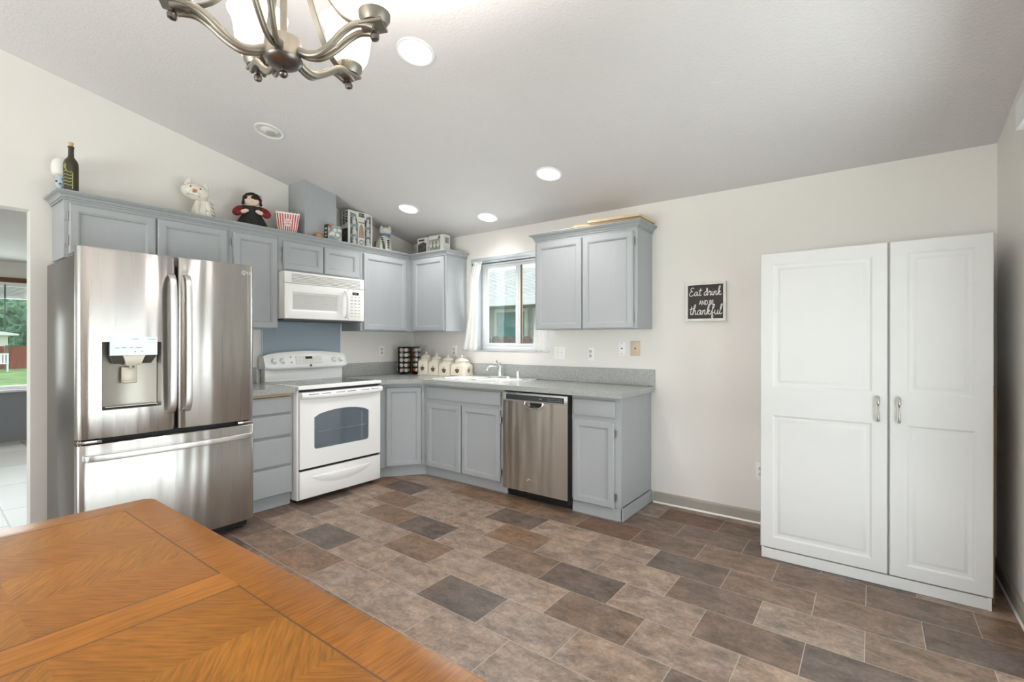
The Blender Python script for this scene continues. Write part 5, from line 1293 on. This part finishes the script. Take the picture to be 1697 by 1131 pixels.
for x, z, r in ((-.02, .052, .024), (.03, .045, .02), (.0, .085, .018), (.045, .09, .016), (-.045, .04, .015)):
    decal(lb, 'picture_shape', mat('pale_print_shape', '#d7d8d4', .4, var=.2, vscale=50), [(x + r * math.cos(a) * (1 + .2 * math.sin(3 * a)), z + r * .8 * math.sin(a)) for a in [2 * PI * k / 12 for k in range(12)]], -.0014)
b = MB(); Mside = Matrix.Translation((-.0706, .026, .066)) @ Matrix.Rotation(R(-90), 4, 'Z') @ Matrix.Rotation(R(90), 4, 'X')
for z in (-.038, -.008, .026): b.box(-.014, .014, -.008, .008, 0, .0008, 0, 1, Mside @ Matrix.Translation((0, z, 0)))
b.build('side_marks', mat('red_white_side_print', '#c9b9b0', .5, var=.3, vscale=40), lb, smooth=0)

white_card = mat('white_card', '#e9e6e0', .4, var=.02)
sw = carton('figure_box', 'large white window box of grey figures standing on the cabinet tops', (.20, -.850, DK), Z90, .278, .10, .345, white_card)
win_m = grey_img('grey_blister_window', '#8f9698', .5, 16)
lft = decal(sw, 'window', win_m, [(-.118, .02), (-.030, .02), (-.030, .225), (-.055, .315), (-.118, .325)]); rgt = decal(sw, 'window', win_m, [(.048, .02), (.118, .02), (.118, .325), (.070, .315), (.048, .235)])
fg = mat('pale_figure_plastic', '#d3d6d6', .35, var=.15, vscale=30); fgd = mat('dark_figure_plastic', '#3c3f42', .4, var=.2, vscale=30)
for par, cx0, rows in ((lft, -.075, ((.245, .9), (.15, 1), (.055, .9))), (rgt, .083, ((.245, .8), (.15, .8), (.055, .9)))):
    for z, k in rows:
        b = MB(); b.ball((cx0, -.006, z + .030), .016 * k, 2, (1, .35, 1.1)); b.ball((cx0, -.006, z - .004), .024 * k, 2, (1, .25, 1.2)); b.box(cx0 - .020 * k, cx0 - .006, -.008, -.001, z - .035, z - .015, .002); b.box(cx0 + .004, cx0 + .018 * k, -.008, -.001, z - .035, z - .015, .002); b.build('boxed_figure', fg, par, smooth=60)
        b = MB(); b.box(cx0 - .036, cx0 - .026, -.004, -.001, z - .03, z + .03); b.box(cx0 + .014, cx0 + .026, -.008, -.002, z + .0, z + .02); b.build('boxed_accessory', fgd, par, smooth=0)
dkp = mat('black_logo_print', '#1b1b1b', .4, var=0)
b = MB(); text_mesh(b, 'STAR', .024, facing(.010, -.0012, .325), .0003, 0, .0012); text_mesh(b, 'WARS', .024, facing(.010, -.0012, .305), .0003, 0, .0012); b.build('logo', dkp, sw, smooth=0)
b = MB(); b.box(-.028, .044, -.0014, -.0004, .238, .250); b.build('title_bar', M['goldprint'], sw, smooth=0)
decal(sw, 'centre_picture', grey_img('sepia_print', '#b59c82', .25, 30), [(-.024, .095), (.042, .095), (.034, .20), (.010, .232), (-.014, .20)])
decal(sw, 'lower_label', grey_img('pale_grey_label', '#dcdcd8', .12, 60), [(-.024, .02), (.112, .02), (.112, .085), (-.024, .088)], -.0012)
for x, z, r in ((.010, .055, .020), (.075, .050, .022)): 
    b = MB(); b.tube([(x + r * math.cos(a), -.0016, z + r * math.sin(a)) for a in [2 * PI * k / 18 for k in range(19)]], .003, 5, up=(0, 1, 0)); b.build('round_mark', fgd, sw)
b = MB(); Mside = Matrix.Translation((-.1396, .05, .275)) @ Matrix.Rotation(R(-90), 4, 'Z') @ Matrix.Rotation(R(90), 4, 'X') @ Matrix.Rotation(R(-90), 4, 'Z')
text_mesh(b, 'STAR', .048, Mside @ Matrix.Translation((0, .022, 0)), .0004, 0, .002); text_mesh(b, 'WARS', .048, Mside @ Matrix.Translation((0, -.022, 0)), .0004, 0, .002); b.build('logo', dkp, sw, smooth=0)
b = MB(); b.box(-.1398, -.1391, .006, .094, .01, .17); b.build('side_picture', grey_img('dark_side_print', '#3a2a28', .5, 30), sw, smooth=0)

# sitting cat with a blue scarf
c2 = face_root('cat_figurine', 'sitting white ceramic cat with a blue scarf and black dashes', 'figurine', .17, -.548, 52)
b = MB(); b.rings([[(.068 * kx * math.cos(a) + ox_, .060 * ky * math.sin(a) + oy, z) for a in [2 * PI * i / 28 for i in range(28)]] for kx, ky, ox_, oy, z in ((.95, 1, 0, .01, 0), (1.08, 1.1, -.004, .01, .02), (1.08, 1.1, -.004, .01, .06), (.95, .95, 0, .005, .11), (.74, .78, .006, 0, .155), (.58, .62, .010, -.004, .185), (.5, .55, .012, -.006, .20))])
for s in (-1, 1): b.tube(spline([(s * .022 + .008, -.042, .15), (s * .024 + .004, -.058, .08), (s * .024, -.064, .012)], 4), .020, 10); b.ball((s * .024, -.072, .012), .02, 2, (1, 1.2, .6))
b.tube(spline([(.03, .05, .02), (-.04, .062, .03), (-.072, .03, .06), (-.075, .012, .09)], 5), .014, 10)
bd = b.build('body', cw, c2, smooth=80); c2.scale = (1.15, 1.12, .88)
b = MB(); b.ball((.014, -.014, .246), 1, 3, (.052, .046, .046))
for s in (-1, 1): b.rings([[(.014 + s * .033 + .018 * k * math.cos(a), -.012 + .010 * k * math.sin(a), z) for a in [2 * PI * i / 10 for i in range(10)]] for k, z in ((1.1, .272), (.8, .290), (.4, .306), (.05, .314))])
b.ball((.014, -.052, .236), .020, 2, (1.2, .7, .8)); hd = b.build('head', cw, c2, smooth=80)
b = MB()
for s in (-1, 1): b.ball((.014 + s * .020, -.055, .254), .005, 1)
b.ball((.014, -.066, .244), .0045, 1); b.build('eyes_and_nose', tan, hd)
blue = mat('blue_patterned_scarf', '#6f87a8', .6, var=.25, vscale=60)
b = MB(); b.lathe([(.036, .186), (.046, .192), (.047, .206), (.040, .214)], (.012, -.008, 0), 24); b.prism([(.0, -.056, .205), (.055, -.050, .200), (.050, -.064, .150)], (0, .006, 0)); b.build('scarf', blue, c2, smooth=60)
b = MB()
for col, x0 in ((0, -.016), (1, .038)):
    for k in range(7 if col == 0 else 5):
        z = (.155 if col == 0 else .125) - k * .021; b.box(x0 - .010 + .003 * k * (1 - col), x0 + .010 + .003 * k * (1 - col), -.084, -.060, z - .005, z + .005, .002)
for k in range(4): b.box(-.080, -.066, -.012, .01, .045 + k * .022, .054 + k * .022, .002)
b.build('dashes', blk, c2)

bx = carton('figure_box', 'long low white window box on the corner cabinet near the kitchen window', (.568, -.200, DK), 0, .222, .095, .188, white_card)
wn = decal(bx, 'window', grey_img('pale_green_window', '#a2a794', .4, 25), [(-.095, .02), (.062, .02), (.062, .155), (-.095, .145)])
for x in (-.065, -.015, .035):
    b = MB(); b.ball((x, -.006, .085), .018, 2, (1, .3, 1.5)); b.ball((x, -.006, .120), .010, 2, (1, .4, 1)); b.build('boxed_figure', fg, wn)
decal(bx, 'top_corner_print', grey_img('brown_corner_print', '#7d6a5c', .4, 30), [(.030, .150), (.066, .152), (.052, .186), (.038, .176)])
b = MB(); b.box(.1112, .1118, .02, .075, .10, .16); b.build('end_marks', grey_img('grey_end_print', '#9a978f', .3, 60), bx, smooth=0)
bx2 = carton('figure_box', 'small white box with a dark picture left of the long low white box', (.366, -.200, DK), 0, .158, .08, .186, white_card)
decal(bx2, 'front_picture', grey_img('dark_scene_print', '#5d5a5c', .6, 30), [(-.070, .015), (.055, .015), (.060, .125), (.010, .140), (-.066, .120)])
b = MB(); b.box(-.055, .03, -.0014, -.0004, .152, .168); b.build('title_bar', fgd, bx2, smooth=0)

# boards on the right wall cabinet
for (nm, lab, pts, z, th, m_) in (
    ('wooden_board', 'longer light wooden board lying lowest on top of the right wall cabinet', ((2.27, -.345), (2.80, -.300), (2.80, -.05), (2.27, -.06)), 2.1716, .017, M['rawwood']),
    ('wooden_board', 'shorter pale wooden board lying on top of the longer one', ((2.40, -.355), (2.815, -.335), (2.815, -.02), (2.42, -.05)), 2.1892, .018, mat('pale_board', '#d9c2a0', .6, var=.08, vscale=8))):
    b = MB(); b.prism([(x, y, z) for x, y in pts], (0, 0, th)); tag(b.build(nm, m_, smooth=0), lab, 'board', 'boards on the right cabinet')
b = MB(); b.prism([(2.02, -.345, 2.1716), (2.262, -.345, 2.1716), (2.262, -.06, 2.1716), (2.02, -.08, 2.1716)], (0, 0, .004)); tag(b.build('paper_sheet', mat('white_paper', '#e6e2d9', .8, var=0), smooth=0), 'thin white sheet lying on the right wall cabinet left of the boards', 'paper')

# ------------------------------------------------------------------ outdoors through the windows
GZ = -.45
b = MB(); b.box(-90, -4.7, -60, 60, GZ - .2, GZ); b.box(-4.7, 40, .35, 60, GZ - .2, GZ); b.box(4.95, 40, -60, .35, GZ - .2, GZ); b.box(-4.7, 4.95, -60, -6.9, GZ - .2, GZ)
structure(b.build('ground', M['lawn'], smooth=0))
# neighbour's house
nh = thing('neighbor_house', 'cream house with pale shingle roof seen through the kitchen window', 'house', (-2, 3.2, GZ))
nx, ny = 2, -3.2
b = MB()
for k in range(18):
    z0 = GZ + k * .14; b.prism([(-9, 3.2, z0), (5, 3.2, z0), (5, 3.215, z0 + .14), (-9, 3.215, z0 + .14)], (0, .1, 0))
def npart(o): o.matrix_parent_inverse = Matrix.Translation(nh.location).inverted(); return o
npart(b.build('siding_wall', M['siding'], nh, smooth=0))
me_b = MB(); uvs = []
b = MB(); rz0, rz1, ry0, ry1 = 1.955, 2.78, 2.55, 4.45
bm = b.bm; uvl = bm.loops.layers.uv.new('UVMap'); vs = [bm.verts.new(p) for p in ((-9, ry0, rz0), (5, ry0, rz0), (5, ry1, rz1), (-9, ry1, rz1))]; f = bm.faces.new(vs)
for l, uv in zip(f.loops, ((0, 0), (14, 0), (14, 2.07), (0, 2.07))): l[uvl].uv = uv
ex = [bm.verts.new((v.co.x, v.co.y, v.co.z - .05)) for v in vs]; bm.faces.new(ex[::-1])
for i in range(4): bm.faces.new((vs[i], ex[i], ex[(i + 1) % 4], vs[(i + 1) % 4]))
npart(b.build('roof', M['shingle'], nh, smooth=0))
b = MB(); b.box(-9, 5, 2.52, 2.56, 1.845, 1.975); npart(b.build('fascia', M['fascia'], nh, smooth=0))
b = MB(); b.box(-9, 5, 2.56, 3.2, 1.86, 1.875); npart(b.build('soffit', mat('grey_soffit', '#a9b0aa', .7, var=.02), nh, smooth=0))
for (x0, x1) in ((-1.36, -.62), (-.50, .35)):
    b = MB(); rect_frame(b, x0, x1, .55, 1.84, .06, 3.15, 3.199); wf = npart(b.build('window', M['fascia'], nh, smooth=0))
    b = MB(); b.box(x0 + .06, x1 - .06, 3.165, 3.17, .61, 1.78); b.build('pane', M['teal'], wf, smooth=0)
# picket fence close to the window
pf_ = thing('picket_fence', 'brown dog-eared picket fence between the kitchen window and the cream house', 'fence', (0, 1.6, GZ))
rl = random.Random(2)
for i in range(26):
    x = -2.4 + i * .1785; b = MB(); w_ = .078; z1 = 1.783
    b.prism([(x - w_, 0, .003), (x + w_, 0, .003), (x + w_, 0, z1 - .045), (x + w_ - .03, 0, z1 - .008), (x + .03, 0, z1), (x - .03, 0, z1), (x - w_ + .03, 0, z1 - .008), (x - w_, 0, z1 - .045)], (0, .018, 0)); b.build('picket', M['picket'], pf_, smooth=0)
for z in (.4, 1.3):
    b = MB(); b.box(-2.5, 2.2, .0185, .055, z, z + .085); b.build('rail', M['picket'], pf_, smooth=0)
# garden seen through the living-room window
rf = thing('board_fence', 'reddish wooden board fence across the lawn outside the living room', 'fence', (-36.8, 1.5, GZ))
b = MB()
for i in range(90): b.box(-.02, .02, -13.5 + i * .3, -13.5 + i * .3 + .285, .02, 1.36 + rl.uniform(-.02, .02))
b.build('boards', M['redfence'], rf, smooth=0)
for y in (-12.2, -9.2, -6.2, -3.2, -.22, 2.8, 5.8, 8.8, 11.8):
    b = MB(); b.box(.025, .14, y - .07, y + .07, .01, 1.42); b.build('post', M['picket'], rf, smooth=0)
sh = thing('garden_shed', 'small building with a pale roof edge behind the red fence', 'shed', (-45, -.6, GZ))
b = MB(); b.box(-2, 2, -2.6, 2.7, 0, 2.05); b.build('wall', M['siding'], sh, smooth=0)
b = MB(); b.prism([(-2.3, -2.9, 2.06), (-2.3, 3.2, 2.06), (-2.3, 3.2, 2.16), (-2.3, .15, 2.75), (-2.3, -2.9, 2.16)], (4.6, 0, 0)); b.build('roof', M['fascia'], sh, smooth=0)
ch = thing('garden_chair', 'white garden chair on the lawn before the red fence', 'chair', (-34, .72, GZ), R(80))
for x in (-.26, .26):
    for y in (-.24, .24):
        b = MB(); b.box(x - .03, x + .03, y - .03, y + .03, .001, .42); b.build('leg', M['fascia'], ch, smooth=0)
b = MB(); b.box(-.3, .3, -.28, .28, .4205, .46); b.build('seat', M['fascia'], ch, smooth=0)
b = MB()
for i in range(5): b.box(-.29 + i * .125, -.29 + i * .125 + .08, .24, .28, .4605, .95)
b.box(-.3, .3, .235, .285, .92, 1.0); b.build('backrest', M['fascia'], ch, smooth=0)
def tree(x, y, h, r, m, label, kind):
    t = thing(kind, label, 'tree', (x, y, GZ), 0, 'trees beyond the red fence')
    b = MB(); b.lathe([(.35, 0), (.22, h * .5), (.05, h * .9)], (0, 0, 0), 10); b.build('trunk', M['bark'], t)
    b = MB(); rr = random.Random(int(x * 10 + y * 7))
    for k in range(9):
        f = k / 8; zc = h * (.16 + .74 * f); rad = r * (1 - .72 * f) * rr.uniform(.85, 1.1)
        tt = bmesh.new(); bmesh.ops.create_icosphere(tt, subdivisions=4, radius=1)
        ox_, oy_ = rr.uniform(-.2, .2) * r, rr.uniform(-.2, .2) * r; sd = rr.uniform(0, 50)
        for v in tt.verts:
            n_ = noise.noise(v.co * 2.2 + Vector((sd, 0, 0))) * .35 + noise.noise(v.co * 7 + Vector((0, sd, 0))) * .22 + noise.noise(v.co * 18 + Vector((0, 0, sd))) * .12
            v.co = Vector((ox_, oy_, zc)) + v.co * rad * (1 + n_) * 1.0
        b.merge(tt)
    b.build('crown', m, t, smooth=0, weld=False); return t
for i, (x, y, h, r, m, lab) in enumerate((
    (-52, 6.6, 8.2, 2.6, M['leaf'], 'dark green tree showing at the right of the living room window'),
    (-60, .6, 6.4, 2.0, M['leaf2'], 'pale green tree rising behind the shed roof, left of the dark tree'),
    (-56, 14.5, 9, 3.0, M['leaf'], 'dark tree beyond the window edge, farthest right of the row'),
    (-56, -6.5, 7.5, 2.8, M['leaf2'], 'pale tree left of the shed behind the red fence'),
    (-66, 5.2, 8.4, 2.4, M['leaf2'], 'pale tree farthest back, between the shed and the dark tree'))):
    tree(x, y, h, r, m, lab, 'garden_tree')
